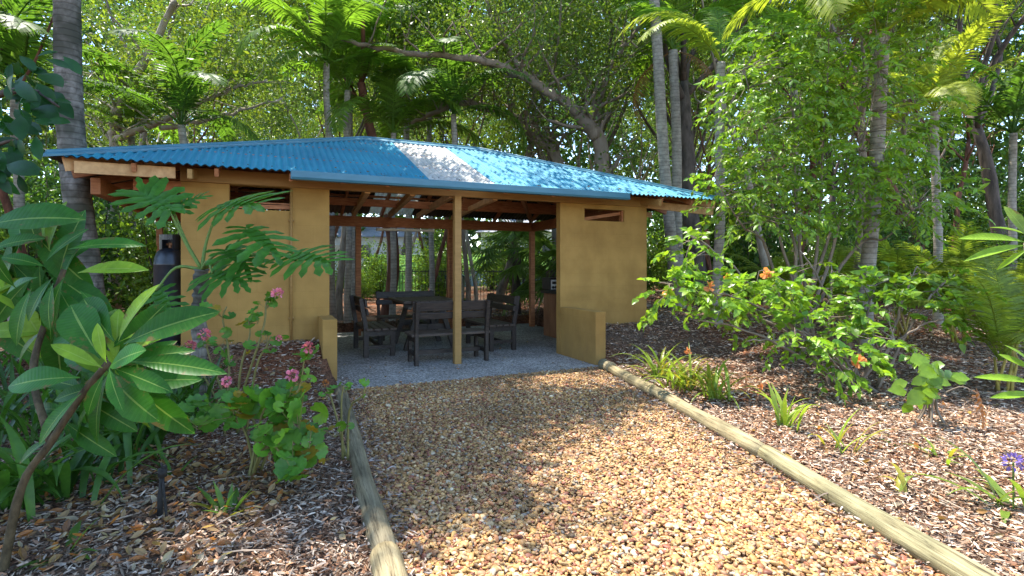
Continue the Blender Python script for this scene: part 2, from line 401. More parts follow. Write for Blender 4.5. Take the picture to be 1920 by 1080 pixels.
o = s.build('slab_floor', M['slab']); o.location = B(0, 0); o.rotation_euler = (0, 0, TH); tag(o, kind='structure')

# ------------------------------------------------------------------ scatter helpers
def frames(d, n):
    d = d / (np.linalg.norm(d, axis=1)[:, None] + 1e-9)
    x = np.cross(d, n); x /= np.linalg.norm(x, axis=1)[:, None] + 1e-9
    return np.stack([x, d, np.cross(x, d)], 2)
def scatter(mb, T, P, d, n, size, col, wid=None):
    TV, TF, TU = T; m = len(P)
    if m == 0: return
    R = frames(d, n); S = np.broadcast_to(np.asarray(size, float), (m,))
    Tv = np.broadcast_to(TV[None], (m,) + TV.shape).copy()
    if wid is not None: Tv[:, :, 0] *= np.broadcast_to(np.asarray(wid, float), (m,))[:, None]
    Vv = np.einsum('mij,mkj->mki', R, Tv) * S[:, None, None] + P[:, None]
    off = (np.arange(m) * len(TV))[:, None, None]
    C = np.repeat(np.broadcast_to(col, (m, 3)), len(TV), 0)
    Q = (TF[None] + off).reshape(-1, TF.shape[1])
    kw = dict(Q=Q) if TF.shape[1] == 4 else dict(T=Q)
    mb.addarr(Vv.reshape(-1, 3), C=C, U=np.tile(TU, (m, 1)), **kw)
def leafT(ts, ws, fold=.18, droop=.15, width=.4):
    V, U = [], []
    for t, ww in zip(ts, ws):
        z = -droop * t * t
        for sgn in (-1, 0, 1):
            V.append((sgn * ww * width / 2, t, z + abs(sgn) * fold * ww * width / 2)); U.append((sgn * 1.0, t))
    Fs = []
    for r in range(len(ts) - 1):
        a = r * 3; Fs += [(a, a + 1, a + 4, a + 3), (a + 1, a + 2, a + 5, a + 4)]
    return np.array(V), np.array(Fs), np.array(U)
LEAF4 = (np.array([[0, 0, 0], [-.2, .45, .06], [0, 1, -.08], [.2, .45, .06]]), np.array([[0, 1, 2, 3]]), np.zeros((4, 2)))
LEAF2 = (np.array([[0, 0, 0], [-.2, .45, .06], [0, 1, -.08], [.2, .45, .06]]), np.array([[0, 2, 1], [0, 3, 2]]), np.zeros((4, 2)))
LEAFM = leafT((0, .3, .65, 1), (.1, .95, .8, .03), .25, .22, .42)
LEAFL = leafT((0, .08, .2, .35, .5, .65, .78, .88, .95, 1), (.05, .12, .42, .75, .95, 1.0, .86, .58, .30, .02), .25, .30, .34)
def col3(base, m, var=.25, yel=.15):
    b = np.array(base); k = 1 + rg.uniform(-var, var, (m, 1)); y = rg.uniform(-yel, yel, (m, 1))
    return np.clip(b * k * np.hstack([1 + y, 1 + .3 * y, 1 - y]), .002, 1)
def rdir(m, up=0.0, spread=1.0):
    d = rg.normal(0, 1, (m, 3)) * spread; d[:, 2] += up
    return d / (np.linalg.norm(d, axis=1)[:, None] + 1e-9)

# ------------------------------------------------------------------ gravel, mulch chips, litter
def ico():
    t = (1 + 5 ** .5) / 2
    V = [(-1, t, 0), (1, t, 0), (-1, -t, 0), (1, -t, 0), (0, -1, t), (0, 1, t), (0, -1, -t), (0, 1, -t), (t, 0, -1), (t, 0, 1), (-t, 0, -1), (-t, 0, 1)]
    Fs = [(0, 11, 5), (0, 5, 1), (0, 1, 7), (0, 7, 10), (0, 10, 11), (1, 5, 9), (5, 11, 4), (11, 10, 2), (10, 7, 6), (7, 1, 8), (3, 9, 4), (3, 4, 2), (3, 2, 6), (3, 6, 8), (3, 8, 9), (4, 9, 5), (2, 4, 11), (6, 2, 10), (8, 6, 7), (9, 8, 1)]
    V = [np.array(v) / np.linalg.norm(v) for v in V]; c = {}; F2 = []
    def mid(a, b):
        k = (min(a, b), max(a, b))
        if k not in c: x = V[a] + V[b]; V.append(x / np.linalg.norm(x)); c[k] = len(V) - 1
        return c[k]
    for a, b, d in Fs:
        ab, bd, da = mid(a, b), mid(b, d), mid(d, a); F2 += [(a, ab, da), (b, bd, ab), (d, da, bd), (ab, bd, da)]
    return np.array(V), np.array(F2)
IV, IF = ico()
STONE = np.array([[.46, .27, .11], [.55, .36, .17], [.62, .46, .27], [.40, .19, .09], [.30, .115, .075], [.50, .30, .18], [.66, .56, .42], [.36, .32, .29], [.30, .20, .12], [.52, .33, .12]])
SW = np.array([.2, .16, .1, .12, .1, .1, .05, .04, .05, .08])
IV0, IF0 = IV[:12], np.array([(0, 11, 5), (0, 5, 1), (0, 1, 7), (0, 7, 10), (0, 10, 11), (1, 5, 9), (5, 11, 4), (11, 10, 2), (10, 7, 6), (7, 1, 8), (3, 9, 4), (3, 4, 2), (3, 2, 6), (3, 6, 8), (3, 8, 9), (4, 9, 5), (2, 4, 11), (6, 2, 10), (8, 6, 7), (9, 8, 1)])
def stones(n, ylo, yhi, zmax, smin, smax, low=0):
    IV, IF = (IV0, IF0) if low else (globals()['IV'], globals()['IF'])
    y = rg.uniform(ylo, yhi, n); x = xl(y) + rg.uniform(.02, .98, n) * (xr(y) - xl(y))
    u, v = toUV(x, y); k = v < -1.12; x, y = x[k], y[k]; m = len(x)
    sz = rg.uniform(smin, smax, m) * rg.choice([1, 1, 1.35, .7, 1.6], m, p=[.35, .25, .17, .18, .05])
    ax3 = np.stack([sz * rg.uniform(.8, 1.25, m), sz * rg.uniform(.6, .95, m), sz * rg.uniform(.30, .55, m)], 1)
    J = IV[None] * ax3[:, None] * (1 + rg.normal(0, .10, (m, len(IV), 1)))
    # flatten some sides so the pebbles are chunky
    J = np.clip(J, -ax3[:, None] * rg.uniform(.62, .95, (m, 1, 3)), ax3[:, None] * rg.uniform(.62, .95, (m, 1, 3)))
    a = rg.uniform(0, 2 * pi, m); n3 = rdir(m, 2.2); d3 = np.stack([np.cos(a), np.sin(a), 0 * a], 1)
    R = frames(np.cross(n3, d3), n3)
    Vv = np.einsum('mij,mkj->mki', R, J) + np.stack([x, y, rg.uniform(0.0, zmax, m)], 1)[:, None]
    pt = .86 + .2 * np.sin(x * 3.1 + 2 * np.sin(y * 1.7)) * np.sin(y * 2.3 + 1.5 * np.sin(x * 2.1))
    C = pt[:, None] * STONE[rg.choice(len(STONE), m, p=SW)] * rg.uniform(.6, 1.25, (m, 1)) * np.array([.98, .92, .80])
    T = (IF[None] + (np.arange(m) * len(IV))[:, None, None]).reshape(-1, 3)
    return Vv.reshape(-1, 3), T, np.repeat(C, len(IV), 0)
gm = MB()
for n, y0, y1, lo in ((27000, 1.8, 3.9, 0), (46000, 3.9, 7.3, 1)):
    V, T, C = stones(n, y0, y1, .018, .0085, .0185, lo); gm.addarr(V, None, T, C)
_xl, _xr = xl, xr    # strays kicked over the logs into the beds
for f0, f1 in ((lambda y: _xl(y) - .35, lambda y: _xl(y) - .07), (lambda y: _xr(y) + .07, lambda y: _xr(y) + .4)):
    xl, xr = f0, f1; V, T, C = stones(170, 1.9, 5.6, .006, .009, .018, 1); V = V + np.array([0, 0, 1.0]) * (gh(V[:, 0], V[:, 1]) + .02)[:, None]; gm.addarr(V, None, T, C)
    xl, xr = _xl, _xr
tag(gm.build('gravel', M['stone'], None, True), kind='stuff')

CH = np.array([[-.1, 0, 0], [.1, 0, 0], [-.13, .5, .05], [.13, .5, .05], [-.05, 1, 0], [.06, 1, 0], [0, .5, -.06]])
CHF = np.array([[0, 1, 3], [0, 3, 2], [2, 3, 5], [2, 5, 4], [0, 2, 6], [1, 6, 3], [2, 4, 6], [3, 6, 5]])
CHIP = (CH, CHF, np.zeros((7, 2)))
def bed(n, x0, x1, y0, y1):
    x = rg.uniform(x0, x1, n); y = rg.uniform(y0, y1, n); u, v = toUV(x, y)
    k = ~((x > xl(y) - .03) & (x < xr(y) + .03) & (v < -.5)) & ~((u > -2.68) & (u < .99) & (v > -1.4)) & ~((u > -4.2) & (u < 2.5) & (v > -.02) & (v < 4.3)) & (y > 1.4)
    # keep what the frame could see (with a margin)
    k &= np.abs(x) < y * 1.05 + .6
    x, y = x[k], y[k]; return x, y, gh(x, y)
cm = MB()
CHC = np.array([[.30, .22, .165], [.42, .33, .27], [.22, .14, .10], [.52, .45, .39], [.16, .09, .06], [.36, .20, .12], [.46, .40, .36]])
for n, a, smin, smax in ((56000, (-3.8, 0, 1.8, 4.6), .012, .048), (34000, (-6.5, -1, 4.4, 8.5), .02, .065), (70000, (1.4, 5.5, 1.9, 5.0), .013, .052), (56000, (1, 9, 5, 11.5), .024, .075), (9000, (-5, 5, 11.6, 19), .06, .13)):
    x, y, z = bed(n, *a); m = len(x); aa = rg.uniform(0, 2 * pi, m)
    d = np.stack([np.cos(aa), np.sin(aa), rg.normal(0, .22, m)], 1); nn = rdir(m, 2.0)
    light_tint = np.where((x > 1)[:, None], np.array([[1.42, 1.30, 1.12]]), np.array([[1.12, 1.06, .95]]))  # sunlight put into right-hand chip colour; left side warmed against blue sky light
    scatter(cm, CHIP, np.stack([x, y, z + rg.uniform(.002, .028, m)], 1), d, nn, rg.uniform(smin, smax, m), CHC[rg.integers(0, 7, m)] * rg.uniform(.25, 1.3, (m, 1)) * light_tint, rg.uniform(.5, 1.3, m))
for sgn in (-1, 1):
    m = 1300; y = rg.uniform(1.9, 6.4, m); e = np.abs(rg.normal(0, .09, m)) + .05; x = np.where(sgn < 0, xl(y) + e, xr(y) - e); aa = rg.uniform(0, 2 * pi, m)
    scatter(cm, CHIP, np.stack([x, y, rg.uniform(.018, .04, m)], 1), np.stack([np.cos(aa), np.sin(aa), rg.normal(0, .2, m)], 1), rdir(m, 2.0), rg.uniform(.012, .05, m), CHC[rg.integers(0, 7, m)] * rg.uniform(.3, 1.2, (m, 1)), rg.uniform(.5, 1.3, m))
tag(cm.build('wood_chip_mulch', M['chip']), kind='stuff')
lm = MB()
LIT = np.array([[.30, .17, .08], [.42, .28, .15], [.20, .10, .05], [.46, .38, .28], [.45, .18, .06]])
for n, a in ((1100, (-2.9, -1.2, 2.15, 3.6)), (250, (-3.5, -.7, 1.7, 4.3)), (350, (-5, -1.2, 4, 8)), (900, (1.4, 9, 2, 11)), (500, (-5, 6, 12, 19))):
    x, y, z = bed(n, *a); m = len(x); aa = rg.uniform(0, 2 * pi, m)
    d = np.stack([np.cos(aa), np.sin(aa), rg.normal(0, .25, m)], 1)
    sc_ = rg.uniform(.03, .062, m) * (1 + .5 * (y > 10))
    scatter(lm, leafT((0, .25, .5, .75, 1), (.1, .8, 1, .7, .05), .5, -.35, .5), np.stack([x, y, z + rg.uniform(.015, .04, m)], 1), d, rdir(m, 1.6), sc_, LIT[rg.integers(0, 5, m)] * rg.uniform(.7, 1.2, (m, 1)))
x = rg.uniform(1.2, 3.6, 60)
tag(lm.build('fallen_leaves', M['leaf']), kind='stuff')

tw = MB()
for n, a in ((60, (-3, -.8, 2.0, 5)), (90, (1.5, 6.5, 2.2, 8))):
    x, y, z = bed(n, *a)
    for X, Y, Z in zip(x, y, z):
        L = rg.uniform(.08, .38); an = rg.uniform(0, 6.28); d = np.array([cos(an), sin(an), rg.normal(0, .08)]) * L; p0 = np.array([X, Y, Z + .022])
        tw.tube([p0, p0 + d * .5 + rg.normal(0, .012, 3) * [1, 1, .3], p0 + d], [.0045, .004, .002], 4, np.array([.30, .23, .17]) * rg.uniform(.5, 1.6))
tag(tw.build('fallen_twigs', M['chip']), kind='stuff')
sl_ = MB(); m = 130
u = rg.uniform(-2.4, 2.0, m); v = np.where(rg.random(m) < .6, rg.uniform(-1.1, .2, m), rg.uniform(.2, 3.9, m)); k = (u < .75) | (v > .2); u, v = u[k], v[k]; m = len(u)
scatter(sl_, leafT((0, .25, .5, .75, 1), (.1, .8, 1, .7, .05), .5, -.3, .5), np.stack([u * CT - v * ST, PY + u * ST + v * CT, 0 * u + .006], 1), np.stack([rg.normal(0, 1, m), rg.normal(0, 1, m), 0 * u], 1), rdir(m, 3), rg.uniform(.015, .045, m), LIT[rg.integers(0, 5, m)])
yy = rg.uniform(2, 6.8, 90); xx = xl(yy) + rg.uniform(.05, .95, 90) * (xr(yy) - xl(yy))
scatter(sl_, leafT((0, .25, .5, .75, 1), (.1, .8, 1, .7, .05), .5, -.3, .5), np.stack([xx, yy, 0 * yy + .032], 1), np.stack([rg.normal(0, 1, 90), rg.normal(0, 1, 90), 0 * yy], 1), rdir(90, 3), rg.uniform(.02, .05, 90), LIT[rg.integers(0, 5, 90)])
tag(sl_.build('scattered_leaves', M['leaf']), kind='stuff')
# ------------------------------------------------------------------ edging logs
def edging_log(P, r, label, seed, tint=(1, 1, 1)):
    r_ = np.random.default_rng(seed); n = 26
    t = np.linspace(0, 1, n); c = np.array([P[0] + (P[1] - P[0]) * k for k in t]); L = np.linalg.norm(P[1] - P[0])
    c += np.stack([np.interp(t, np.linspace(0, 1, 5), r_.normal(0, .006, 5))] * 2 + [np.interp(t, np.linspace(0, 1, 5), r_.normal(0, .004, 5))], 1)
    rr = r * (1 + np.interp(t, np.linspace(0, 1, 7), r_.normal(0, .05, 7))); rr[0] *= .93; rr[-1] *= .93
    d = Vector(P[1] - P[0]).normalized(); q = d.to_track_quat('Z', 'Y'); inv = np.array(q.inverted().to_matrix())
    mb = MB(); mb.tube((c - P[0]) @ inv.T, rr, 14, tint)
    o = mb.build('edging_log', M['log'], None, True); o.location = P[0]; o.rotation_euler = q.to_euler()
    tag(o, label, 'log', 'treated pine logs edging the gravel path')
def L2(x, y, z=.05): return np.array([x, y, z])
edging_log([L2(xl(5.66), 5.66, .03), L2(xl(2.40), 2.40)], .062, 'weathered grey log edging the path from the brown wing wall, beside the geraniums', 1, (.72, .72, .70))
edging_log([L2(xl(2.39), 2.39), L2(xl(.6), .6)], .07, 'short near log of the path edge, butted below the long weathered grey log', 2, (.95, .93, .85))
edging_log([L2(float(xr(7.10)), 7.10, .05), L2(float(xr(6.76)), 6.76, .05)], .075, 'short stub of log at the foot of the tan wing wall', 3, (.9, .9, .85))
edging_log([L2(float(xr(6.74)), 6.74, .045), L2(float(xr(3.73)), 3.73)], .064, 'yellowish log edging the path beside the clumps of strap-leaved lilies', 4, (1.0, .98, .86))
edging_log([L2(float(xr(3.72)), 3.72), L2(float(xr(.9)), .9)], .063, 'long pale greenish log edging the sunny mulch bed, nearest piece on that side', 5, (1.0, 1.06, .92))

# ------------------------------------------------------------------ picnic shelter
SH = empty('picnic_shelter', 'ochre block picnic shelter with blue corrugated hip roof and open front', 'picnic shelter', B(0, 0), TH)
ZE, ZR = 2.43, 3.42
UL, UR, VF, VB, UA, UB_, VR = -5.2, 3.6, -.52, 4.22, -1.8, .2, 1.85
def zroof(v): return ZE + (ZR - ZE) * (v - VF) / (VR - VF)
AMP, PIT = .011, .082
def corr(pts_fn, a0, a1, nrow=5, mb=None):
    mb = mb or MB(); na = int((a1 - a0) / (PIT / 8)) + 2; a = np.linspace(a0, a1, na)
    lo, hi, nrm = pts_fn(a); t = np.linspace(0, 1, nrow)[:, None, None]
    P = lo[None] * (1 - t) + hi[None] * t + (AMP * np.cos(2 * pi * a / PIT))[None, :, None] * nrm
    i = np.arange(nrow - 1)[:, None] * na + np.arange(na - 1)[None]
    mb.addarr(P.reshape(-1, 3), np.stack([i, i + 1, i + na + 1, i + na], -1).reshape(-1, 4)); return mb
def fn_front(side):
    def f(u):
        v1 = VF + (VR - VF) * np.minimum(np.minimum((u - UL) / (UA - UL), (UR - u) / (UR - UB_)), 1)
        z1 = zroof(v1); lo = np.stack([u, 0 * u + VF, 0 * u + ZE], 1); hi = np.stack([u, v1, z1], 1)
        if side < 0: lo[:, 1] = 2 * VR - VF; hi[:, 1] = 2 * VR - v1
        n = np.array([0, -(ZR - ZE) * side, VR - VF]); return lo, hi, n / np.linalg.norm(n)
    return f
def fn_end(side):
    ue, ur = (UL, UA) if side < 0 else (UR, UB_)
    def f(v):
        k = np.minimum((v - VF) / (VR - VF), (2 * VR - VF - v) / (VR - VF))
        lo = np.stack([0 * v + ue, v, 0 * v + ZE], 1); hi = np.stack([ue + (ur - ue) * k, v, ZE + (ZR - ZE) * k], 1)
        n = np.array([side * (ZR - ZE), 0, abs(ur - ue)]); return lo, hi, n / np.linalg.norm(n)
    return f
S0, S1 = -1.36, -.46
rf = MB()
for sd in (1, -1):
    corr(fn_front(sd), UL + .01, S0, 5, rf); corr(fn_front(sd), S1, UR - .01, 5, rf)
VB = 2 * VR - VF
for sd in (-1, 1): corr(fn_end(sd), VF + .01, VB - .01, 4, rf)
ROOF = rf.build('roof', M['roof'], SH, True)
for sd in (1, -1):
    o = corr(fn_front(sd), S0, S1, 5).build('skylight', M['skylight'], ROOF, True)
    o['label'] = 'translucent white corrugated skylight sheet'
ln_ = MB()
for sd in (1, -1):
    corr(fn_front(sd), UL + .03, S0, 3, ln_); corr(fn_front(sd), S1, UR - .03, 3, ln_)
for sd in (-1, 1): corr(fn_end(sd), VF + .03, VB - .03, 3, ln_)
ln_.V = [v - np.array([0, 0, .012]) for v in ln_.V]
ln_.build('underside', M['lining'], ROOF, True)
sw_ = MB()
for kk in (.04, .3, .62, .88):
    v = VF + (VR - VF) * kk; q0, q1 = UL + (UA - UL) * kk + .15, UR + (UB_ - UR) * kk - .15
    for uu in np.arange(math.ceil(q0 / PIT / 3) * PIT * 3, q1, PIT * 3): sw_.box((uu, v, zroof(v) + AMP + .003), (.013, .013, .010))
sw_.build('roof_fixings', M['metal_black'], ROOF)
cap = MB()
def capping(p, q, d1, d2, w_=.10):
    p, q, d1, d2 = [np.array(k, float) for k in (p, q, d1, d2)]
    d1 /= np.linalg.norm(d1); d2 /= np.linalg.norm(d2); up = np.array([0, 0, .020])
    V = [p + d1 * w_ + up, p + up * 1.6, p + d2 * w_ + up, q + d1 * w_ + up, q + up * 1.6, q + d2 * w_ + up]
    V += [V[0] - up, V[3] - up, V[2] - up, V[5] - up]
    cap.add(V, [(0, 1, 4, 3), (1, 2, 5, 4), (0, 3, 7, 6), (2, 8, 9, 5)])
    cap.tube([p + up * 1.3, q + up * 1.3], .022, 8)
df, db = (0, -(VR - VF), -(ZR - ZE)), (0, VR - VF, -(ZR - ZE)); dl, dr = (UL - UA, 0, -(ZR - ZE)), (UR - UB_, 0, -(ZR - ZE))
capping((UA, VR, ZR), (UB_, VR, ZR), df, db)
for (ur, ue, dd) in ((UA, UL, dl), (UB_, UR, dr)):
    capping((ur, VR, ZR), (ue, VF, ZE), df, dd); capping((ur, VR, ZR), (ue, VB, ZE), db, dd)
cap.build('ridge_capping', M['gutter'], ROOF, False)
gt = MB(); gu0, gu1 = -3.0, 1.68
prof = [(-.02, 2.415), (-.02, 2.335), (-.10, 2.335), (-.115, 2.36), (-.115, 2.43), (-.10, 2.437), (-.10, 2.425), (-.028, 2.345)]
V = [(uu, -.445 + a + .0, b) for uu in (gu0, gu1) for a, b in prof]; n = len(prof)
gt.add(V, [(k, k + 1, n + k + 1, n + k) for k in range(n - 1)])
for uu in (gu0, gu1): gt.box2((uu - .004, -.56, 2.337), (uu + .004, -.466, 2.432))
gt.build('gutter', M['gutter'], SH)

def wall_holes(name, u0, u1, v0, v1, z0, z1, hole=None):
    mb = MB()
    if hole:
        a, b, c, d = hole
        mb.box2((u0, v0, z0), (a, v1, z1)); mb.box2((b, v0, z0), (u1, v1, z1)); mb.box2((a, v0, z0), (b, v1, c)); mb.box2((a, v0, d), (b, v1, z1))
    else: mb.box2((u0, v0, z0), (u1, v1, z1))
    return mb
def uat(x, v=0.0):
    k = (x - 960) / F; return (k * (PY + v * CT) + v * ST) / (CT - k * ST)
def zat(x, y, v=0.0):
    u = uat(x, v); return HC - (y - YH) / F * (PY + u * ST + v * CT)
UW0, UO, UR0, UW1 = -4.145, -2.534, .8055, 2.4326
mb = wall_holes('wall', UW0, UO, 0, .14, -.1, 2.31, (uat(430), uat(544), 2.02, 2.306))
mb.box2((UW0, .14, -.1), (UW0 + .14, 3.5, 2.31)); mb.box2((UO - .14, .14, -.1), (UO, 1.9, 2.31)); mb.box2((UW0 + .14, 3.36, -.1), (UO - .14, 3.5, 2.31))
wl = mb.build('wall', M['wall'], SH); wl['label'] = 'shaded brown-looking block wall with pipe and high vent'
mb = wall_holes('wall', UR0, UW1, 0, .122, -.1, 2.31, (uat(1096), uat(1170.5), 2.055, 2.24))
mb.box2((UW1 - .122, .122, -.1), (UW1, 1.5, 2.31))
wr = mb.build('wall', M['wall'], SH); wr['label'] = 'sunnier ochre block wall with one high slot vent'
def bevel_obj(o, wdt=.008, seg=2):
    md = o.modifiers.new('edge', 'BEVEL'); md.width = wdt; md.segments = seg; md.limit_method = 'ANGLE'; return o
bevel_obj(MB().box2((-2.6645, -.5748, -.1), (-2.501, -.003, .721)).build('wing_wall', M['wall'], SH))
bevel_obj(MB().box2((UR0, -.9728, -.1), (UR0 + .164, -.003, .721)).build('wing_wall', M['wall'], SH))
# front post, beams
def part(name, mat, fn):
    mb = MB(); fn(mb); return bevel_obj(mb.build(name, mat, SH), .004, 1)
up = uat(857, -.08)
part('post', M['ochre_timber'], lambda m: m.box2((up - .048, -.13, .0), (up + .048, -.035, 2.31)))
for ub, vb in ((-1.66, 3.54), (.18, 3.54), (2.09, 3.54)):
    part('post', M['red_timber'], lambda m: m.box2((ub - .05, vb - .05, 0), (ub + .05, vb + .05, 2.12 if ub != .18 else 2.12)))
uq = uat(846, 3.54)
part('post', M['red_timber'], lambda m: m.box2((uq - .05, 3.49, 0), (uq + .05, 3.59, 2.12)))
part('post', M['red_timber'], lambda m: m.box2((-4.95, 3.5, 0), (-4.86, 3.59, 2.3)))
part('front_beam', M['ochre_timber'], lambda m: m.box2((UW0 - .003, -.03, 2.312), (UW1 + .003, .07, 2.47)))
part('back_beam', M['red_timber'], lambda m: m.box2((-5.0, 3.50, 2.105), (2.14, 3.58, 2.30)))
part('side_beam', M['red_timber'], lambda m: m.box2((2.05, .13, 2.105), (2.13, 3.49, 2.30)))
part('side_beam', M['red_timber'], lambda m: m.box2((-4.98, .0, 2.12), (-4.89, 3.49, 2.30)))
part('ridge_beam', M['red_timber'], lambda m: m.box2((UA, VR - .025, ZR - .24), (UB_, VR + .025, ZR - .06)))
def raft(p, q, w_=.045, h=.11, mat='red_timber', name='rafter'):
    mb = MB(); mb.bar(p, q, w_, h); mb.build(name, M[mat], SH)
DZ = .085
rus = [uat(x, -.35) for x in (545, 640, 723, 836, 942, 1030, 1140)] + [-3.75, -4.5, 2.35, 2.95]
for uu in rus:
    for sd in (1, -1):
        v0 = VF + .04; kk = min((uu - UL) / (UA - UL), (UR - uu) / (UR - UB_), 1); v1 = VF + (VR - VF) * kk - .02
        if v1 - v0 < .15: continue
        a, b = (v0, v1) if sd > 0 else (2 * VR - v0, 2 * VR - v1)
        raft((uu, a, zroof(v0) - DZ), (uu, b, zroof(v1) - DZ), .04, .09)
for ur, ue in ((UA, UL), (UB_, UR)):
    for vv in (VF, VB):
        raft((ue + (.12 if ue < 0 else -.12), vv + (.08 if vv < 1 else -.08), ZE - .07), (ur, VR, ZR - .11), .05, .14, 'raw_timber' if vv < 1 else 'red_timber', 'hip_rafter')
    for vv in (.25, .9, 1.6, 2.3, 3.0, 3.6):
        kk = min((vv - VF) / (VR - VF), (VB - vv) / (VB - VR)); u1 = ue + (ur - ue) * kk
        raft((ue, vv, ZE - .07), (u1, vv, ZE + (ZR - ZE) * kk - .08), .045, .10)
for kk in (.3, .62, .88):    # purlins
    for sd in (1, -1):
        v = VF + (VR - VF) * kk; v_ = v if sd > 0 else 2 * VR - v
        raft((UL + (UA - UL) * kk, v_, zroof(v) - .035), (UR + (UB_ - UR) * kk, v_, zroof(v) - .035), .07, .035, 'red_timber', 'batten')
    for ue, ur in ((UL, UA), (UR, UB_)):
        v = VF + (VR - VF) * kk; raft((ue + (ur - ue) * kk, v, zroof(v) - .035), (ue + (ur - ue) * kk, 2 * VR - v, zroof(v) - .035), .07, .035, 'red_timber', 'batten')
for xf, xb in ((690, 663), (775, 731), (848, 784), (930, 850)):
    raft((uat(xf), .03, 2.335), (uat(xb, 3.5), 3.52, 2.345), .07, .085, 'raw_timber', 'tie_beam')
raft((UW0, 1.85, 2.38), (2.4, 1.85, 2.38), .045, .12, 'red_timber', 'tie_beam')
raft((-.1, 1.9, 2.47), (3.2, 1.9, 2.42), .05, .13, 'red_timber', 'tie_beam')
raft((.3, .3, 2.42), (2.0, 3.4, 2.34), .05, .12, 'red_timber', 'tie_beam')
for uu in (-4.0, 2.3):
    raft((uu, -.5, 2.33), (uu, .0, 2.40), .045, .10, 'ochre_timber', 'rafter_tail')
raft((2.42, .02, 2.36), (3.45, -.42, 2.24), .05, .12, 'raw_timber', 'outrigger')
raft((2.42, 1.4, 2.33), (3.5, 1.2, 2.33), .05, .10, 'raw_timber', 'outrigger')
raft((-5.0, -.44, 2.335), (UW0, -.38, 2.345), .05, .12, 'raw_timber', 'outrigger')
raft((-4.6, .04, 2.25), (UW0, .04, 2.25), .06, .12, 'red_timber', 'outrigger')
cp = MB(); cx = uat(546); cp.tube([(cx, -.022, .30), (cx, -.022, 2.30)], .014, 8)
for z in (.7, 1.3, 1.9): cp.box((cx, -.012, z), (.06, .02, .025))
cp.build('conduit', M['ochre_timber'], SH, True)
lv = MB(); a, b = uat(430), uat(544)
lv.box2((a, .03, 2.10), (b, .05, 2.115)); lv.bar((a, .06, 2.06), (b, .06, 2.07), .03, .05); lv.build('vent_rail', M['red_timber'], SH)
lv = MB(); a, b = uat(1096), uat(1170.5)
lv.bar((a, .08, 2.075), (b, .08, 2.20), .03, .05); lv.box2((b - .03, .03, 2.057), (b - .002, .1, 2.238)); lv.build('vent_rail', M['red_timber'], SH)
rb = MB(); m = 150
u = rg.uniform(-2.9, 3.2, m); v = VF + .02 + np.abs(rg.normal(0, .12, m)); d = np.stack([rg.normal(0, 1, m), rg.normal(0, 1, m), 0 * u], 1)
P = np.stack([u * CT - v * ST, PY + u * ST + v * CT, zroof(v) + .016], 1)
scatter(rb, LEAF4, P, d, rdir(m, 2.5), rg.uniform(.02, .05, m), LIT[rg.integers(0, 3, m)] * .6)
tag(rb.build('roof_leaf_litter', M['leaf']), kind='stuff')

fl = empty('batten_light', 'white fluorescent batten light under the back roof beam', 'light', B(uat(760, 3.5), 3.47, 2.055), TH)
L = uat(812, 3.47) - uat(708, 3.47)
bevel_obj(MB().box((0, 0, .0), (L, .09, .05)).build('housing', M['white_plastic'], fl), .012, 3)
for sx in (-1, 1): bevel_obj(MB().box((sx * (L / 2 + .005), 0, 0), (.03, .1, .06)).build('end_cap', M['white_plastic'], fl), .006, 2)

# ------------------------------------------------------------------ benches and table
def bench_proto():
    r = empty('slatted_bench', 'x', 'bench')
    Lb, dp = 1.07, .43
    for sx in (-1, 1):
        x = sx * (Lb / 2 - .03)
        m_ = MB(); m_.bar((x, 0, 0), (x, 0, .42), .05, .075, (0, 1, 0)); m_.bar((x, .0, .40), (x, -.075, .865), .05, .065, (0, 1, 0))
        bevel_obj(m_.build('rear_leg', M['bench_timber'], r), .004, 1)
        bevel_obj(MB().bar((x * .985, dp - .04, 0), (x * .985, dp - .04, .385), .05, .075, (0, 1, 0)).build('front_leg', M['bench_timber'], r), .004, 1)
        MB().box2((x - .02, .0, .31), (x + .02, dp, .385)).build('seat_rail', M['bench_timber'], r)
        MB().box2((x - .018, .04, .12), (x + .018, dp - .07, .17)).build('stretcher', M['bench_timber'], r)
    m_ = MB()
    for k in range(4): m_.box((0, .045 + k * .115, .405), (Lb + .06, .10, .035))
    bevel_obj(m_.build('seat', M['slat_timber'], r), .005, 1)
    m_ = MB()
    for z, hh in ((.665, .09), (.795, .13)):
        y = -.075 * (z - .4) / .465 + .055
        m_.bar((-Lb / 2 - .02, y, z), (Lb / 2 + .02, y, z), .035, hh, (0, -.16, 1))
    bevel_obj(m_.build('backrest', M['bench_timber'], r), .006, 1)
    MB().bar((-Lb / 2, dp / 2, .145), (Lb / 2, dp / 2, .145), .035, .06).build('cross_rail', M['bench_timber'], r)
    return r
bp = bench_proto(); GB = 'timber benches around the picnic table'
spots = [((-.92, -.03), 0, 'dark timber bench with its back to us, behind the front post'),
         ((-1.93, 1.44), -pi / 2, 'dark timber bench seen end-on, nearest the grey palm trunks'),
         ((.33, 1.2), pi / 2 + .03, 'dark timber bench beside the barbecue cabinet, back rails seen at an angle'),
         ((-.86, 3.02), pi, 'dark timber bench mostly hidden beyond the table, only its back rail showing')]
for k, ((u, v), a, lb) in enumerate(spots):
    o = bp if k == 0 else copy_tree(bp)
    o['label'] = lb; o['group'] = GB; o.location = B(u, v, .0); o.rotation_euler = (0, 0, TH + a)
tb = empty('picnic_table', 'weathered dark plank picnic table on trestle legs between the benches', 'table', B(-.86, 1.72), TH)
m_ = MB()
for k in range(7): m_.box((-.48 + (k + .5) * .96 / 7, 0, .775), (.96 / 7 - .012, 1.2, .04))
bevel_obj(m_.build('table_top', M['slat_timber'], tb), .005, 1)
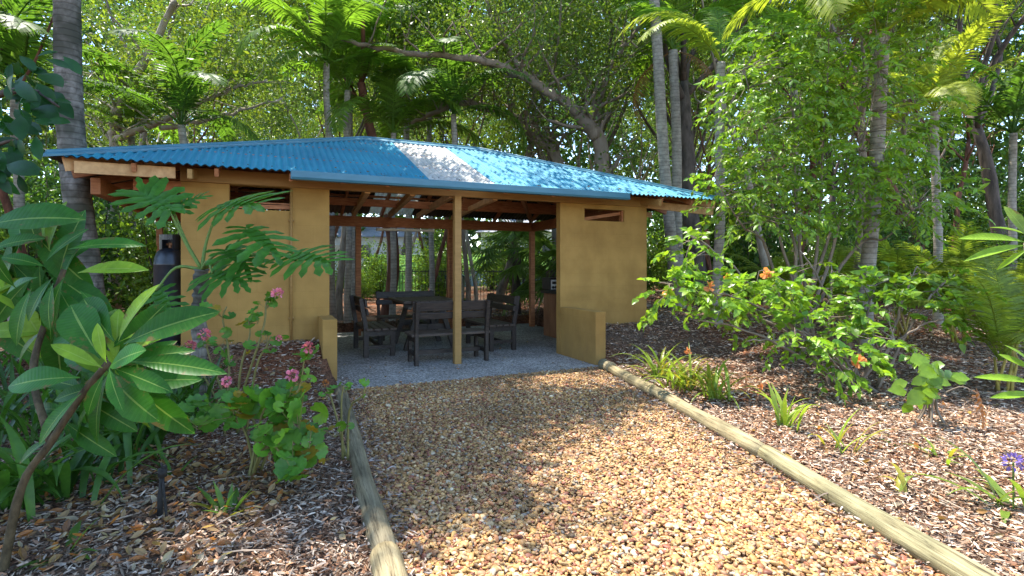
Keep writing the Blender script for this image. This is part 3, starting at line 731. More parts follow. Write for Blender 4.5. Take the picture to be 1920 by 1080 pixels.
for sy in (-1, 1):
    for sx in (-1, 1):
        bevel_obj(MB().bar((sx * .40, sy * .42, 0), (sx * .16, sy * .42, .755), .08, .06, (0, 1, 0)).build('leg', M['bench_timber'], tb), .004, 1)
    MB().box((0, sy * .42 + .052, .36), (.66, .035, .09)).build('cross_brace', M['bench_timber'], tb)
    MB().box((0, sy * .42, .72), (.86, .07, .07)).build('bearer', M['bench_timber'], tb)
MB().box((0, 0, .36), (.07, .80, .09)).build('rail', M['bench_timber'], tb)

bq = empty('barbecue_cabinet', 'rust brown barbecue cabinet with a white switch panel behind the pier', 'barbecue', B(1.62, 1.55), TH)
bevel_obj(MB().box2((0, .0, 0), (.62, .55, .82)).build('cabinet', M['brown_metal'], bq), .01, 2)
bevel_obj(MB().box2((-.05, -.04, .825), (.66, .59, .88)).build('hotplate', M['metal_black'], bq), .008, 2)
bevel_obj(MB().box2((-.02, .25, .885), (.62, .57, 1.12)).build('splash_back', M['metal_black'], bq), .008, 2)
sp = MB().box2((.0, .235, .90), (.16, .248, 1.08)).build('switch_panel', M['white_plastic'], bq)
kb = MB(); kb.lathe((0, 0, 0), [(0.001, 0), (.028, 0), (.025, .02), (.001, .02)], 14)
for xx in (.04, .10):
    o = kb.build('knob', M['metal_black'], sp, True); o.location = (xx, .235, .94); o.rotation_euler = (pi / 2, 0, 0)
MB().box2((.02, .229, 1.0), (.11, .2345, 1.05)).build('dial_label', M['metal_black'], sp)

# ------------------------------------------------------------------ gas cylinder
gp = W(319, 498, 6.3); gz = float(gh(gp[0], gp[1]))
gc = empty('gas_cylinder', 'tall black gas cylinder with collar standing by the left end wall', 'gas cylinder', (gp[0], gp[1], gz))
r_ = .165; H = HC - (466 - YH) / F * 6.3 - gz
MB().lathe((0, 0, 0), [(.001, .02), (.12, .02), (r_ * .92, .06), (r_, .12), (r_, H - .2), (r_ * 1.012, H - .195), (r_ * 1.012, H - .18), (r_, H - .175), (r_ * .96, H - .11), (r_ * .8, H - .04), (r_ * .5, H), (.001, H + .01)], 28).build('body', M['cylinder'], gc, True)
MB().lathe((0, 0, 0), [(.13, 0), (.135, .06), (.128, .06), (.123, 0)], 24).build('foot_ring', M['cylinder'], gc, True)
co = MB(); cr = .108; Hc = .16
for k in range(24):
    a0, a1 = k / 24 * 2 * pi, (k + 1) / 24 * 2 * pi
    zlo = H - .01 if k not in (17, 18, 19, 20) else H + .10
    co.add([(cr * cos(a0), cr * sin(a0), zlo), (cr * cos(a1), cr * sin(a1), zlo), (cr * cos(a1), cr * sin(a1), H + Hc), (cr * cos(a0), cr * sin(a0), H + Hc)], [(0, 1, 2, 3)])
o = co.build('collar', M['cylinder'], gc); md = o.modifiers.new('t', 'SOLIDIFY'); md.thickness = .006
va = MB(); va.tube([(0, 0, H), (0, 0, H + .07)], .018, 10); va.tube([(-.04, 0, H + .05), (.04, 0, H + .05)], .012, 8); va.build('valve', M['brown_metal'], gc)
rg_ = MB(); rg_.tube([(.03, 0, H + .06), (.09, .05, H + .12), (.16, .12, H + .02), (.2, .16, H - .3)], .007, 6); rg_.build('hose', M['metal_black'], gc, True)

# ------------------------------------------------------------------ trees
def limb(mb, P, r0, r1, k=7, sub=4, jit=.0):
    P = np.asarray(P, float); n = len(P); t = np.linspace(0, n - 1, (n - 1) * sub + 1)
    # catmull-rom
    Q = np.vstack([2 * P[0] - P[1], P, 2 * P[-1] - P[-2]]); out = []
    for tt in t:
        i = min(int(tt), n - 2); f = tt - i; a, b, c, d = Q[i], Q[i + 1], Q[i + 2], Q[i + 3]
        out.append(.5 * (2 * b + (c - a) * f + (2 * a - 5 * b + 4 * c - d) * f * f + (3 * b - a - 3 * c + d) * f ** 3))
    out = np.array(out)
    if jit: out[1:-1] += rg.normal(0, jit, out[1:-1].shape)
    R = np.linspace(r0, r1, len(out)) * (1 + rg.normal(0, .04, len(out)))
    mb.tube(out, R, k, None, True); return out
def grow(mb, p, d, L, r, lev, tips, maxlev=3, up=.12, wander=.28, kids=(3, 5)):
    n = 5; P = [np.array(p)]; d = np.array(d, float)
    for k in range(n):
        d = d + rg.normal(0, wander, 3) * .5 + np.array([0, 0, up]) * .5; d /= np.linalg.norm(d); P.append(P[-1] + d * L / n)
    r1 = r * (.55 if lev < maxlev else .3)
    limb(mb, P, r, r1, 8 if lev == 0 else (6 if lev == 1 else 4), 2)
    if lev >= maxlev:
        for q in P[2:]: tips.append((q, d.copy()))
        return
    nk = rnd.randint(*kids)
    for j in range(nk):
        f = 1.0 if j == 0 else rnd.uniform(.45, 1.0); i = min(int(f * n), n - 1); q = P[i] * (1 - (f * n - i)) + P[i + 1] * (f * n - i) if f < 1 else P[-1]
        a = rg.normal(0, 1, 3); a -= a.dot(d) * d; a /= np.linalg.norm(a)
        ang = rnd.uniform(.35, 1.0) if j else rnd.uniform(.1, .4)
        dd = d * cos(ang) + a * sin(ang); dd[2] = dd[2] * .9 + .05
        grow(mb, q, dd, L * rnd.uniform(.6, .85), r1 * rnd.uniform(.38, .6), lev + 1, tips, maxlev, up, wander * 1.1, kids)
def leaves_at(mb, tips, nper, size, base, spread=.22, T=LEAF2, droop=.35, var=.3, yel=.2):
    if not tips: return
    P = np.repeat(np.array([t[0] for t in tips]), nper, 0); D = np.repeat(np.array([t[1] for t in tips]), nper, 0); m = len(P)
    P = P + rg.normal(0, spread, (m, 3)) * np.array([1, 1, .7]); d = D * .4 + rdir(m); d[:, 2] -= droop
    cl = np.repeat(rg.uniform(.72, 1.25, (len(tips), 1)), nper, 0)
    scatter(mb, T, P, d, rdir(m, .9), size * rg.uniform(.6, 1.3, m), col3(base, m, var, yel) * cl, rg.uniform(.8, 1.4, m))
def broad_proto(name, H, r, bark, base, nper, lsize, seed, lean=(0, 0), th=.5, maxlev=3, up=.12, spread=.3, kids=(3, 4), kid_len=.34):
    global rg, rnd
    rg = np.random.default_rng(seed); rnd = random.Random(seed)
    t = MB(); tips = []; n = 6; P = [np.zeros(3) - np.array([0, 0, .3])]
    d = np.array([lean[0], lean[1], 1.0])
    for k in range(n):
        d = d + rg.normal(0, .09, 3); d /= np.linalg.norm(d); P.append(P[-1] + d * H * th / n)
    limb(t, P, r * 1.15, r * .62, 10, 3)
    for j in range(rnd.randint(4, 5)):
        q = P[-1] if j < 2 else P[-2] * rnd.random() + P[-1] * (1 - rnd.random()) * 0 + P[-1] * 0 + P[-1] * 0 + (P[-1] - P[-2]) * 0 if False else (P[-1] if j < 2 else P[-2] + (P[-1] - P[-2]) * rnd.random())
        a = j * 2.4 + rnd.uniform(-.5, .5); ang = rnd.uniform(.3, .95)
        grow(t, q, np.array([cos(a) * sin(ang), sin(a) * sin(ang), cos(ang)]), H * kid_len * rnd.uniform(.8, 1.2), r * .38, 1, tips, maxlev, up, .3, kids)
    c = MB(); leaves_at(c, tips, nper, lsize, base, spread)
    rt = empty(name, 'x', 'tree'); print(name, len(tips))
    t.build('trunk', M[bark], rt, True); c.build('crown', M['leaf'], rt)
    return rt
protos = {}
protos['gum'] = broad_proto('gum_tree', 12, .11, 'bark_gum', (.125, .20, .034), 38, .145, 21, (.05, 0), .52, spread=.34)
protos['bright'] = broad_proto('slender_tree', 10, .085, 'bark_red', (.18, .255, .038), 38, .145, 22, (-.06, 0), .5, spread=.34)
protos['paper'] = broad_proto('paperbark_tree', 11, .095, 'bark_pale', (.11, .205, .036), 38, .14, 23, (.02, .03), .55, spread=.32)
protos['dark'] = broad_proto('forest_tree', 12, .17, 'bark_dark', (.08, .165, .03), 38, .155, 24, (0, 0), .42, spread=.36)
def bush_proto(name, H, Wd, base, n, lsize, seed, T=LEAF2):
    global rg, rnd
    rg = np.random.default_rng(seed); rnd = random.Random(seed)
    t, c, tips = MB(), MB(), []
    for j in range(9):
        a = j * 2.4; ang = rnd.uniform(.1, .8)
        P = [np.array([cos(a) * .05, sin(a) * .05, -.1])]
        d = np.array([cos(a) * sin(ang) * Wd, sin(a) * sin(ang) * Wd, 1.0]); L = H * rnd.uniform(.6, 1)
        for k in range(6):
            P.append(P[-1] + d / np.linalg.norm(d) * L / 6 + rg.normal(0, .05, 3) * H / 2)
            for q in range(2): tips.append((P[-1] + rg.normal(0, .16 * Wd * H / 2, 3) * np.array([1, 1, .6]), d))
        limb(t, P, .016 * H / 2 + .006, .004, 4, 2)
    leaves_at(c, tips, n, lsize, base, .17 * H / 2, T, .2)
    rt = empty(name, 'x', 'shrub'); t.build('stem', M['bark_dark'], rt, True); c.build('foliage', M['leaf'], rt); return rt
protos['bushy'] = bush_proto('leafy_shrub', 2.2, 1.0, (.15, .25, .035), 26, .115, 31)
protos['bushd'] = bush_proto('leafy_shrub', 2.6, .9, (.07, .15, .03), 28, .115, 32)

# palms ----------------------------------------------------------------
def frond_mesh(L, base, seed, droop=.9, lf=.5, nl=46, stiff=.5, name='frond', wscale=1.0):
    r = np.random.default_rng(seed); mb = MB(); n = 16
    t = np.linspace(0, 1, n); ang = .95 - droop * 1.9 * t ** 1.3
    P = [np.zeros(3)]
    for k in range(n - 1): P.append(P[-1] + np.array([cos(ang[k]), 0, sin(ang[k])]) * L / (n - 1))
    P = np.array(P); mb.tube(P, np.linspace(.022, .004, n) * L / 2.5, 5, np.array(base) * 1.15)
    ts = np.linspace(.14, .995, nl)
    for sgn in (-1, 1):
        c = np.stack([np.interp(ts, t, P[:, k]) for k in range(3)], 1)
        tg = np.stack([np.interp(ts, t, np.gradient(P[:, k], t)) for k in range(3)], 1); tg /= np.linalg.norm(tg, axis=1)[:, None]
        ll = lf * L / 2.5 * (np.sin(pi * np.clip(ts * .86 + .12, 0, 1)) ** .6) * r.uniform(.9, 1.08, nl)
        side = np.array([0, sgn, 0.0])
        d = tg * (.35 + .5 * ts[:, None]) + side * 1.0 + np.array([0, 0, .25]); d += r.normal(0, .06, d.shape); d /= np.linalg.norm(d, axis=1)[:, None]
        nn = np.cross(d, tg) * sgn; nn /= np.linalg.norm(nn, axis=1)[:, None]
        w_ = .020 * L / 2.5 * wscale * (1 + .4 * np.sin(pi * ts)); x = np.cross(d, nn)
        rows = []
        for f, ws in ((0, .5), (.35, 1), (.7, .75), (1, .05)):
            cen = c + d * (ll * f)[:, None]; cen[:, 2] -= (1 - stiff) * ll * f ** 2 * .9
            rows += [cen - x * (w_ * ws)[:, None], cen + x * (w_ * ws)[:, None]]
        V = np.stack(rows, 1).reshape(-1, 3); o = (np.arange(nl) * 8)[:, None]
        Q = np.concatenate([np.stack([o[:, 0] + a, o[:, 0] + a + 1, o[:, 0] + a + 3, o[:, 0] + a + 2], 1) for a in (0, 2, 4)])
        C = np.repeat(np.array(base) * r.uniform(.75, 1.25, (nl, 1)), 8, 0); mb.addarr(V, Q, None, C)
    return mb.mesh(name, M['palmleaf'])
FR = {'g': [frond_mesh(2.6, (.14, .26, .034), 40 + k, .75 + .2 * k) for k in range(3)],
      'y': [frond_mesh(2.6, (.32, .38, .05), 50 + k, .75 + .2 * k) for k in range(3)],
      'd': [frond_mesh(2.6, (.085, .175, .028), 60 + k, .75 + .25 * k) for k in range(3)],
      'dead': [frond_mesh(2.0, (.26, .15, .07), 70, 1.1, .4, 34, .1)],
      'cane': [frond_mesh(1.5, (.22, .29, .045), 80 + k, .62 + .25 * k, .55, 40) for k in range(2)]}
def palm(base, top, r, tone, nf, label, group=None, scale=1.0, shaft=True, bark='bark_palm', up=(-.1, .8), seed=0, dead=0, extra=None, name='palm_tree'):
    q = random.Random(seed + 5); base = np.array(base, float); top = np.array(top, float)
    rt = empty(name, label, 'palm tree', base, 0, group); v = top - base; t = MB()
    n = 9; P = [v * (k / (n - 1)) + np.array([sin(k * .9 + seed) * .03, cos(k * .7 + seed) * .03, 0]) * (0 < k < n - 1) for k in range(n)]; P[0] = P[0] - np.array([0, 0, .25])
    ls = np.linspace(0, n - 1, 70); PP = np.stack([np.interp(ls, range(n), [p[k] for p in P]) for k in range(3)], 1)
    rr = r * (1 - .15 * ls / n) * (1 + .28 * np.exp(-ls * 1.6)) * (1 + .018 * np.sin(np.arange(70) * 1.9))
    t.tube(PP, rr, 14); t.build('trunk', M[bark], rt, True)
    tp = v.copy(); ax_ = v / np.linalg.norm(v)
    if shaft:
        s_ = MB(); s_.tube([tp - ax_ * .02, tp + ax_ * .15, tp + ax_ * .5 * scale, tp + ax_ * .8 * scale], [r * .95, r * 1.05, r * .8, r * .4], 12); s_.build('crownshaft', M['shaft'], rt, True); tp = tp + ax_ * .75 * scale
    lst = extra if extra is not None else [(k * 2.399 + q.uniform(-.3, .3), up[0] + (up[1] - up[0]) * ((nf - 1 - k) / max(nf - 1, 1)), q.uniform(.85, 1.1), tone) for k in range(nf)]
    lst = list(lst) + [(q.uniform(0, 6.3), -1.3, 1.0, 'dead') for _ in range(dead)]
    for a, e, s1, tn in lst:
        o = bpy.data.objects.new('frond', q.choice(FR[tn])); COL.objects.link(o); o.parent = rt
        o.location = tp; o.rotation_euler = (q.uniform(-.25, .25), -e, a); o.scale = (s1 * scale,) * 3
        if tn == 'dead': o['label'] = 'dry brown hanging frond'
    return rt
def gnd(px, Y): x = (px - 960) / F * Y; return np.array([x, Y, float(gh(x, Y))])

GP = 'palm trees around the shelter'
# left palm against the roof corner
palm(gnd(150, 6.3) - np.array([-.13, 0, 0]), W(108, -190, 6.25), .145, 'd', 10, 'thick lichen-spotted palm trunk rising past the left roof corner', GP, 1.05, True, 'bark_palm_dark', (-.5, .5), 1)
# pair right of the roof
palm(gnd(1268, 11.2), W(1216, -120, 11.0), .118, 'g', 9, 'leaning pale ringed palm trunk just past the right roof end', GP, 1.1, True, 'bark_palm', (-.4, .7), 2)
palm(gnd(1276, 11.9), W(1262, 95, 11.8), .115, 'g', 9, 'straight grey palm with hanging dead fronds beside the leaning pale palm', GP, 1.05, False, 'bark_palm', (-.5, .8), 3, 2)
# upper right yellow palm
palm(gnd(1622, 7.9), W(1655, 62, 7.1), .10, 'y', 8, 'smooth grey palm trunk with long yellow-green fronds reaching to the right edge', GP, .95, False, 'bark_palm', (-.3, .6), 4, 0,
     [(-.1, -.05, 1.3, 'y'), (-.4, -.2, 1.1, 'y'), (.35, .2, 1.2, 'y'), (pi, .35, 1.1, 'g'), (2.6, .1, 1.0, 'y'), (3.9, -.25, .95, 'y'), (1.6, .6, 1, 'g'), (-1.1, -.45, .85, 'y'), (4.7, .3, .9, 'g')])
palm(gnd(1345, 9.0), W(1352, 118, 9.0), .085, 'y', 7, 'slim palm with drooping yellow-green fronds in front of the dark thick trunk', GP, .85, False, 'bark_palm', (-.5, .4), 5, 0,
     [(pi, .15, 1.0, 'y'), (pi + .5, -.2, .9, 'y'), (2.4, .3, 1, 'g'), (.2, .2, .9, 'g'), (-.7, -.2, .8, 'g'), (1.4, .5, .9, 'g')])
# middle background palms
for k, (px, pt, yt, Y, tone, nf, s_, lb) in enumerate([
    (626, 612, 120, 11.5, 'g', 9, 1.0, 'slender green-stemmed palm rising behind the left half of the ridge'),
    (652, 652, 170, 12.5, 'g', 8, .9, 'thin palm close behind the slender green-stemmed palm'),
    (735, 738, 250, 13.0, 'g', 9, 1.0, 'low palm with upright fronds behind the roof peak'),
    (862, 850, 215, 12.5, 'd', 9, 1.0, 'dark palm with drooping fronds over the white skylight'),
    (350, 340, 235, 9.8, 'd', 9, .85, 'dark low palm spreading behind the left roof slope'),
    (250, 245, 250, 11.5, 'g', 8, .9, 'palm behind the thick left palm trunk, fronds above the roof edge'),
    (30, 30, 180, 8.5, 'd', 9, .95, 'shadowy palm at the far left edge'),
    (1500, 1490, 170, 13.0, 'g', 9, 1.1, 'palm standing behind the bright leafy tree'),
    (1760, 1752, 210, 9.8, 'y', 8, .8, 'short-crowned yellowing palm near the reddish trunk'),
    (1895, 1900, 250, 11.0, 'd', 8, 1.0, 'dark palm in the shade at the right edge')]):
    palm(gnd(px, Y), W(pt, yt, Y), .075, tone, nf, lb, GP, s_, False, 'bark_palm', (-.45, .85), 10 + k)
# palms seen through the shelter: grey trunks only, crowns above
for k, (px, Y, w_, pt, lb) in enumerate([
    (662, 13.4, 11, 658, 'grey palm trunk seen through the opening beside the left back post'),
    (765, 16.5, 12, 764, 'grey ringed palm trunk seen above the middle of the table'),
    (809, 16.0, 10, 805, 'grey palm trunk seen left of the front post'),
    (730, 18.0, 9, 729, 'thin pale palm trunk seen above the left end of the table')]):
    palm(gnd(px, Y), W(pt, 130 - k * 12, Y), w_ / 2 / F * Y, 'g', 8, lb, 'palm trunks seen through the shelter', 1.0, True, 'bark_palm', (-.4, .8), 30 + k)

# individual background trees -------------------------------------------------
def place(key, px, Y, s, rot, label, group, thick=1, tilt=(0, 0)):
    o = copy_tree(protos[key], label, group); g_ = gnd(px, Y); o.location = g_; o.rotation_euler = (tilt[0], tilt[1], rot); o.scale = (s,) * 3
    if thick != 1:
        for ch in o.children:
            if ch.name.startswith('trunk'): ch.scale = (thick, thick, 1)
    return o
GT = 'bushland trees behind the shelter'
named = [('gum', 637, 13.2, .8, 1.0, 'dark mossy trunk seen at the left edge of the opening'),
         ('bright', 716, 14.6, 1.25, 2.0, 'leaning reddish-barked trunk seen through the opening'),
         ('bright', 796, 17.0, .85, 3.2, 'thin brown trunk seen between the two grey palm trunks'),
         ('bright', 822, 20.0, .8, .4, 'slim brown trunk seen against the front post'),
         ('gum', 876, 17.5, .7, 4.0, 'grey-brown trunk seen just right of the front post'),
         ('paper', 893, 18.0, .7, 1.2, 'pale flaky paperbark seen above the near bench'),
         ('gum', 926, 16.0, .85, 5.0, 'rough brown trunk leaning left, seen above the angled bench'),
         ('paper', 946, 24.0, .9, 2.2, 'pale distant trunk in front of the grey house'),
         ('dark', 1322, 12.2, 1.15, 2.5, 'thick dark rough trunk behind the right roof end'),
         ('bright', 1350, 13.5, .8, 5.1, 'thin reddish trunk beside the thick dark rough trunk'),
         ('paper', 1440, 12.5, .9, .7, 'slim pale trunk behind the hibiscus'),
         ('gum', 1592, 10.5, .75, 3.9, 'thin dark trunk left of the smooth grey palm trunk'),
         ('bright', 1742, 15.0, 1.5, .2, 'stout reddish-brown trunk standing in the right-hand shade'),
         ('bright', 1812, 14.5, 1.0, 4.4, 'thin reddish trunk right of the stout reddish one'),
         ('bright', 55, 8.8, .8, 1.9, 'dark trunk at the far left behind the frangipani'),
         ('gum', 205, 14.0, 1.0, .9, 'tree with a pale slanting limb behind the left palm'),
         ('dark', 1900, 12.5, 1.0, 3.0, 'dense dark-leaved tree at the right edge')]
for a in named: place(*a, GT, 1.45 if 'stout' in a[5][:9] or 'leaning red' in a[5] or 'leaning left, seen' in a[5] else 1)
lay = random.Random(99)
keys = ['gum', 'bright', 'paper', 'dark', 'bright', 'gum']
n_ = 0
for Y, xs in ((17, (-8.5, -5.8, 2.6, 5.2, 8, 11)), (22, (-15, -12, -9, -6.6, 1.5, 4.4, 7.3, 10.5, 14, 17.5)), (29, (-24, -20, -16, -12.5, -9, -6, 3.5, 7, 11, 15, 19, 24)), (38, (-34, -28, -23, -18, -13, -8, 6, 11, 16, 22, 28, 34))):
    for x in xs:
        x += lay.uniform(-.8, .8); y = Y + lay.uniform(-2, 2)
        o = copy_tree(protos[lay.choice(keys)], 'slender bushland tree in the green backdrop beyond the shelter', 'backdrop trees')
        o.location = (x, y, float(gh(x, y))); o.rotation_euler = (0, 0, lay.uniform(0, 6.3)); o.scale = (lay.uniform(.85, 1.2),) * 3
# overhanging trees left of / above the camera: their crowns are above the frame, their shade falls on the left half
for x, y, s_, k_, r_, lb in ((-10.4, 9.5, 1.0, 'dark', 4.0, 'leafy tree behind the dark left trunk'), (-11.5, 5.0, .95, 'gum', 2.0, 'leafy tree well to the left of the frangipani')):
    o = copy_tree(protos[k_], lb, 'shade trees over the left bed'); o.location = (x, y, float(gh(x, y))); o.rotation_euler = (0, .36, r_); o.scale = (s_,) * 3
GS = 'shrubs under the trees'
sh = random.Random(5)
for k in range(46):
    if k < 20: Y = sh.uniform(17, 28); x = sh.uniform(-9, 1.5) if k % 3 else sh.uniform(3, 9)
    elif k < 36: Y = sh.uniform(10.5, 20); x = Y * sh.uniform(.36, 1.0)
    else: Y = sh.uniform(8.5, 14); x = -Y * sh.uniform(.62, 1.0)
    o = copy_tree(protos[sh.choice(['bushy', 'bushy', 'bushd'])], 'green leafy shrub filling the understorey among the trunks', GS); o.location = (x, Y, float(gh(x, Y))); o.rotation_euler = (0, 0, sh.uniform(0, 6)); o.scale = (sh.uniform(.6, 1.25),) * 3
for k in range(26):
    Y = sh.uniform(15, 27); x = Y * (sh.uniform(.28, 1.02) if k % 3 else -sh.uniform(.35, 1.0))
    o = copy_tree(protos[sh.choice(['bushy', 'bushd'])], 'green leafy shrub filling the understorey among the trunks', GS); o.location = (x, Y, float(gh(x, Y))); o.rotation_euler = (0, 0, sh.uniform(0, 6)); o.scale = (sh.uniform(1.3, 1.9),) * 2 + (sh.uniform(1.3, 2.2),)
for k_ in list(protos):
    r = protos[k_]
    for ch in list(r.children): bpy.data.objects.remove(ch)
    bpy.data.objects.remove(r)

rg = np.random.default_rng(77); rnd = random.Random(77)
# gnarled trees with long limbs behind the roof
def limb_tree(name, base, paths, r, bark, label, leafc, nper, lsz, spread=.33, extra=()):
    rt = empty(name, label, 'tree', base, 0, GT); t, c, tips = MB(), MB(), []
    for P, r0, r1 in paths:
        out = limb(t, np.array(P) - base, r0, r1, 9, 6, .02); n = len(out)
        for k in range(3, n, 2):
            for q in range(2):
                if rnd.random() < .75:
                    a = rg.normal(0, 1, 3); a[2] = abs(a[2]) * .8; rr = r0 + (r1 - r0) * k / n
                    grow(t, out[k], a / np.linalg.norm(a), rnd.uniform(.6, 1.3), rr * .4, 2, tips, 3, .1, .4, (2, 3))
    for cx, cy, cz, rx, ry, rz, n in extra:
        cen = np.array([cx, cy, cz]) - base
        for k in range(n):
            q = rg.normal(0, 1, 3); q *= rg.uniform(.1, 1) ** .6 / np.linalg.norm(q); tips.append((cen + q * np.array([rx, ry, rz]), q))
            if k % 4 == 0: t.tube([cen + q * .2, cen + q * np.array([rx, ry, rz]) * .6 + [0, 0, .05], cen + q * np.array([rx, ry, rz])], [.02, .012, .005], 4)
    leaves_at(c, tips, nper, lsz, leafc, spread)
    t.build('trunk', M[bark], rt, True); c.build('crown', M['leaf'], rt); return rt
def WL(L): return [W(*k) for k in L]
b1 = gnd(1128, 13.0)
limb_tree('gnarled_tree', b1, [([b1] + WL([(1130, 300, 13), (1116, 252, 13), (1085, 212, 12.8)]), .20, .15),
    (WL([(1085, 212, 12.8), (1040, 180, 12.5), (985, 145, 12.2), (930, 122, 12), (850, 105, 11.8), (740, 95, 11.6), (640, 75, 11.5)]), .13, .04),
    (WL([(1116, 252, 13), (1122, 190, 13.2), (1150, 120, 13.5), (1190, 60, 13.5), (1240, -20, 13.5)]), .10, .04),
    (WL([(985, 145, 12.2), (950, 90, 12.4), (925, 40, 12.5), (900, -30, 12.5)]), .08, .03)], .2, 'bark_gum', 'gnarled tree with a long limb arching left over the shelter roof', (.13, .20, .036), 12, .11)
b2 = gnd(1045, 14.2)
limb_tree('gnarled_tree', b2, [([b2] + WL([(1045, 310, 14.2), (1012, 268, 14.2), (975, 228, 14), (930, 205, 13.8), (870, 192, 13.6), (830, 205, 13.5), (770, 232, 13.4)]), .17, .04),
    (WL([(1012, 268, 14.2), (1000, 200, 14.5), (1015, 130, 14.8), (1040, 60, 15)]), .09, .04)], .17, 'bark_gum', 'crooked tree leaning left behind the lit side of the roof', (.14, .21, .036), 11, .11)
b3 = gnd(215, 11.5)
limb_tree('pale_limbed_tree', b3, [([b3] + WL([(215, 300, 11.5), (218, 225, 11.3), (250, 150, 11.0), (290, 80, 11), (330, 0, 11)]), .13, .06),
    (WL([(218, 260, 11.3), (300, 228, 11), (375, 192, 10.8), (440, 165, 10.6), (500, 150, 10.5)]), .075, .02),
    (WL([(300, 240, 11), (370, 228, 10.9), (450, 208, 10.8), (530, 184, 10.7)]), .055, .015)], .13, 'bark_pale', 'pale-limbed tree with two slanting limbs over the left roof slope', (.16, .225, .04), 11, .105)

bsd = np.array([-7.9, 5.0, float(gh(-7.9, 5.0))])
A3 = lambda *k: [np.array(q, float) for q in k]
limb_tree('spreading_tree', bsd, [([bsd] + A3((-7.6, 5.1, 3), (-6.9, 5.5, 5.6), (-5.6, 6.2, 7.0), (-4.2, 6.8, 7.6), (-3.0, 7.2, 8.0), (-1.9, 7.6, 8.2)), .2, .05),
    (A3((-6.9, 5.5, 5.6), (-6.0, 4.8, 6.8), (-5.2, 4.4, 7.6), (-4.7, 4.5, 8.0)), .11, .04), (A3((-5.6, 6.2, 7.0), (-5.4, 7.4, 7.6), (-5.0, 8.6, 8.2), (-4.4, 9.6, 8.6)), .1, .03),
    (A3((-6.0, 4.8, 6.8), (-6.0, 6.4, 8.4), (-5.6, 8.0, 9.2)), .09, .03), (A3((-4.2, 6.8, 7.6), (-3.6, 6.1, 7.9), (-3.2, 5.6, 8.2)), .07, .03), (A3((-5.4, 7.4, 7.6), (-4.4, 8.2, 8.2), (-3.0, 8.8, 8.6)), .07, .03), (A3((-5.0, 4.3, 7.6), (-4.6, 5.2, 8.2), (-4.0, 5.8, 8.6)), .06, .03)], .2, 'bark_gum', 'wide spreading tree whose boughs hang over the left bed and path', (.10, .17, .03), 50, .15, .27, ((-2.75, 6.7, 7.9, 1.15, 1.0, .5, 130), (-3.3, 5.7, 7.8, .8, .6, .4, 60), (-5.0, 8.4, 8.4, 1.7, 1.2, .5, 130), (-3.2, 8.9, 8.6, 1.3, .8, .4, 80), (-1.5, 7.5, 8.1, .9, .22, .15, 30), (-4.5, 4.6, 7.6, 1.1, 1.1, .5, 80)))
bsd = np.array([-5.2, -.4, float(gh(-5.2, -.4))])  # unseen tree, added to hold sky light off the left bed and wall
limb_tree('spreading_tree', bsd, [([bsd] + A3((-5.1, -.3, 3), (-4.6, .2, 5.0), (-3.6, 1.0, 6.0), (-2.4, 1.6, 6.6)), .2, .05), (A3((-4.6, .2, 5.0), (-4.8, 1.6, 5.9), (-4.6, 2.6, 6.8)), .1, .03), (A3((-5.1, -.3, 4), (-4.0, -1.2, 5.4), (-2.6, -1.4, 6.2)), .1, .03)],
    .2, 'bark_gum', 'unseen spreading tree added behind the viewpoint to shade the left bed and wall', (.10, .17, .03), 30, .13, .3)
# far woodland mass
fm = MB(); m = 80000
a = rg.uniform(-1.15, 1.15, m); rr = rg.uniform(46, 62, m); hh = 31 * rg.uniform(0, 1, m) ** .95 + 2.0 * np.sin(a * 23)
P = np.stack([np.sin(a) * rr, np.cos(a) * rr, np.maximum(hh, .2)], 1)
scatter(fm, LEAF4, P, rdir(m), rdir(m, .7), rg.uniform(.7, 1.3, m), col3((.10, .18, .04), m, .45, .3))
tag(fm.build('far_woodland', M['leaf']), kind='stuff')

# ------------------------------------------------------------------ beyond the shelter
def flat(name, x0, x1, y0, y1, z, mat):
    n = 12; xs = np.linspace(x0, x1, n); ys = np.linspace(y0, y1, n); X, Y = np.meshgrid(xs, ys)
    Z = z(X, Y) if callable(z) else 0 * X + z
    mb = MB(); i = np.arange(n - 1)[:, None] * n + np.arange(n - 1)[None]
    mb.addarr(np.stack([X, Y, Z], -1).reshape(-1, 3), np.stack([i, i + 1, i + n + 1, i + n], -1).reshape(-1, 4))
    return tag(mb.build(name, mat, None, True), kind='structure')
flat('pool_paving', -4.2, 3.0, 18.6, 25.6, .06, M['paving'])
flat('lawn_bank', -8, 6, 25.8, 36, lambda X, Y: .1 + 1.9 * sstep(25.8, 31, Y), M['lawn'])
fc = empty('pool_fence', 'black tubular pool fence beyond the shelter', 'fence', (0, 18.2, .02))
m_ = MB()
for zz in (.10, 1.12): m_.box2((-4.2, -.02, zz), (2.6, .02, zz + .035))
m_.build('rail', M['metal_black'], fc)
m_ = MB()
for x in np.arange(-4.15, 2.6, .11): m_.box2((x - .008, -.008, .1), (x + .008, .008, 1.2))
m_.build('bars', M['metal_black'], fc)
for x in (-4.2, -1.9, .4, 2.6): MB().box2((x - .03, -.03, 0), (x + .03, .03, 1.3)).build('post', M['metal_black'], fc)
bw = empty('garden_wall', 'low pale blue wall between the pool fence and the lawn', 'wall', (-1.2, 25.5, 0))
MB().box2((-3.2, 0, 0), (4.2, .2, 1.05)).build('wall', M['blue_wall'], bw); MB().box2((-3.24, -.03, 1.052), (4.24, .23, 1.12)).build('coping', M['house_wall'], bw)
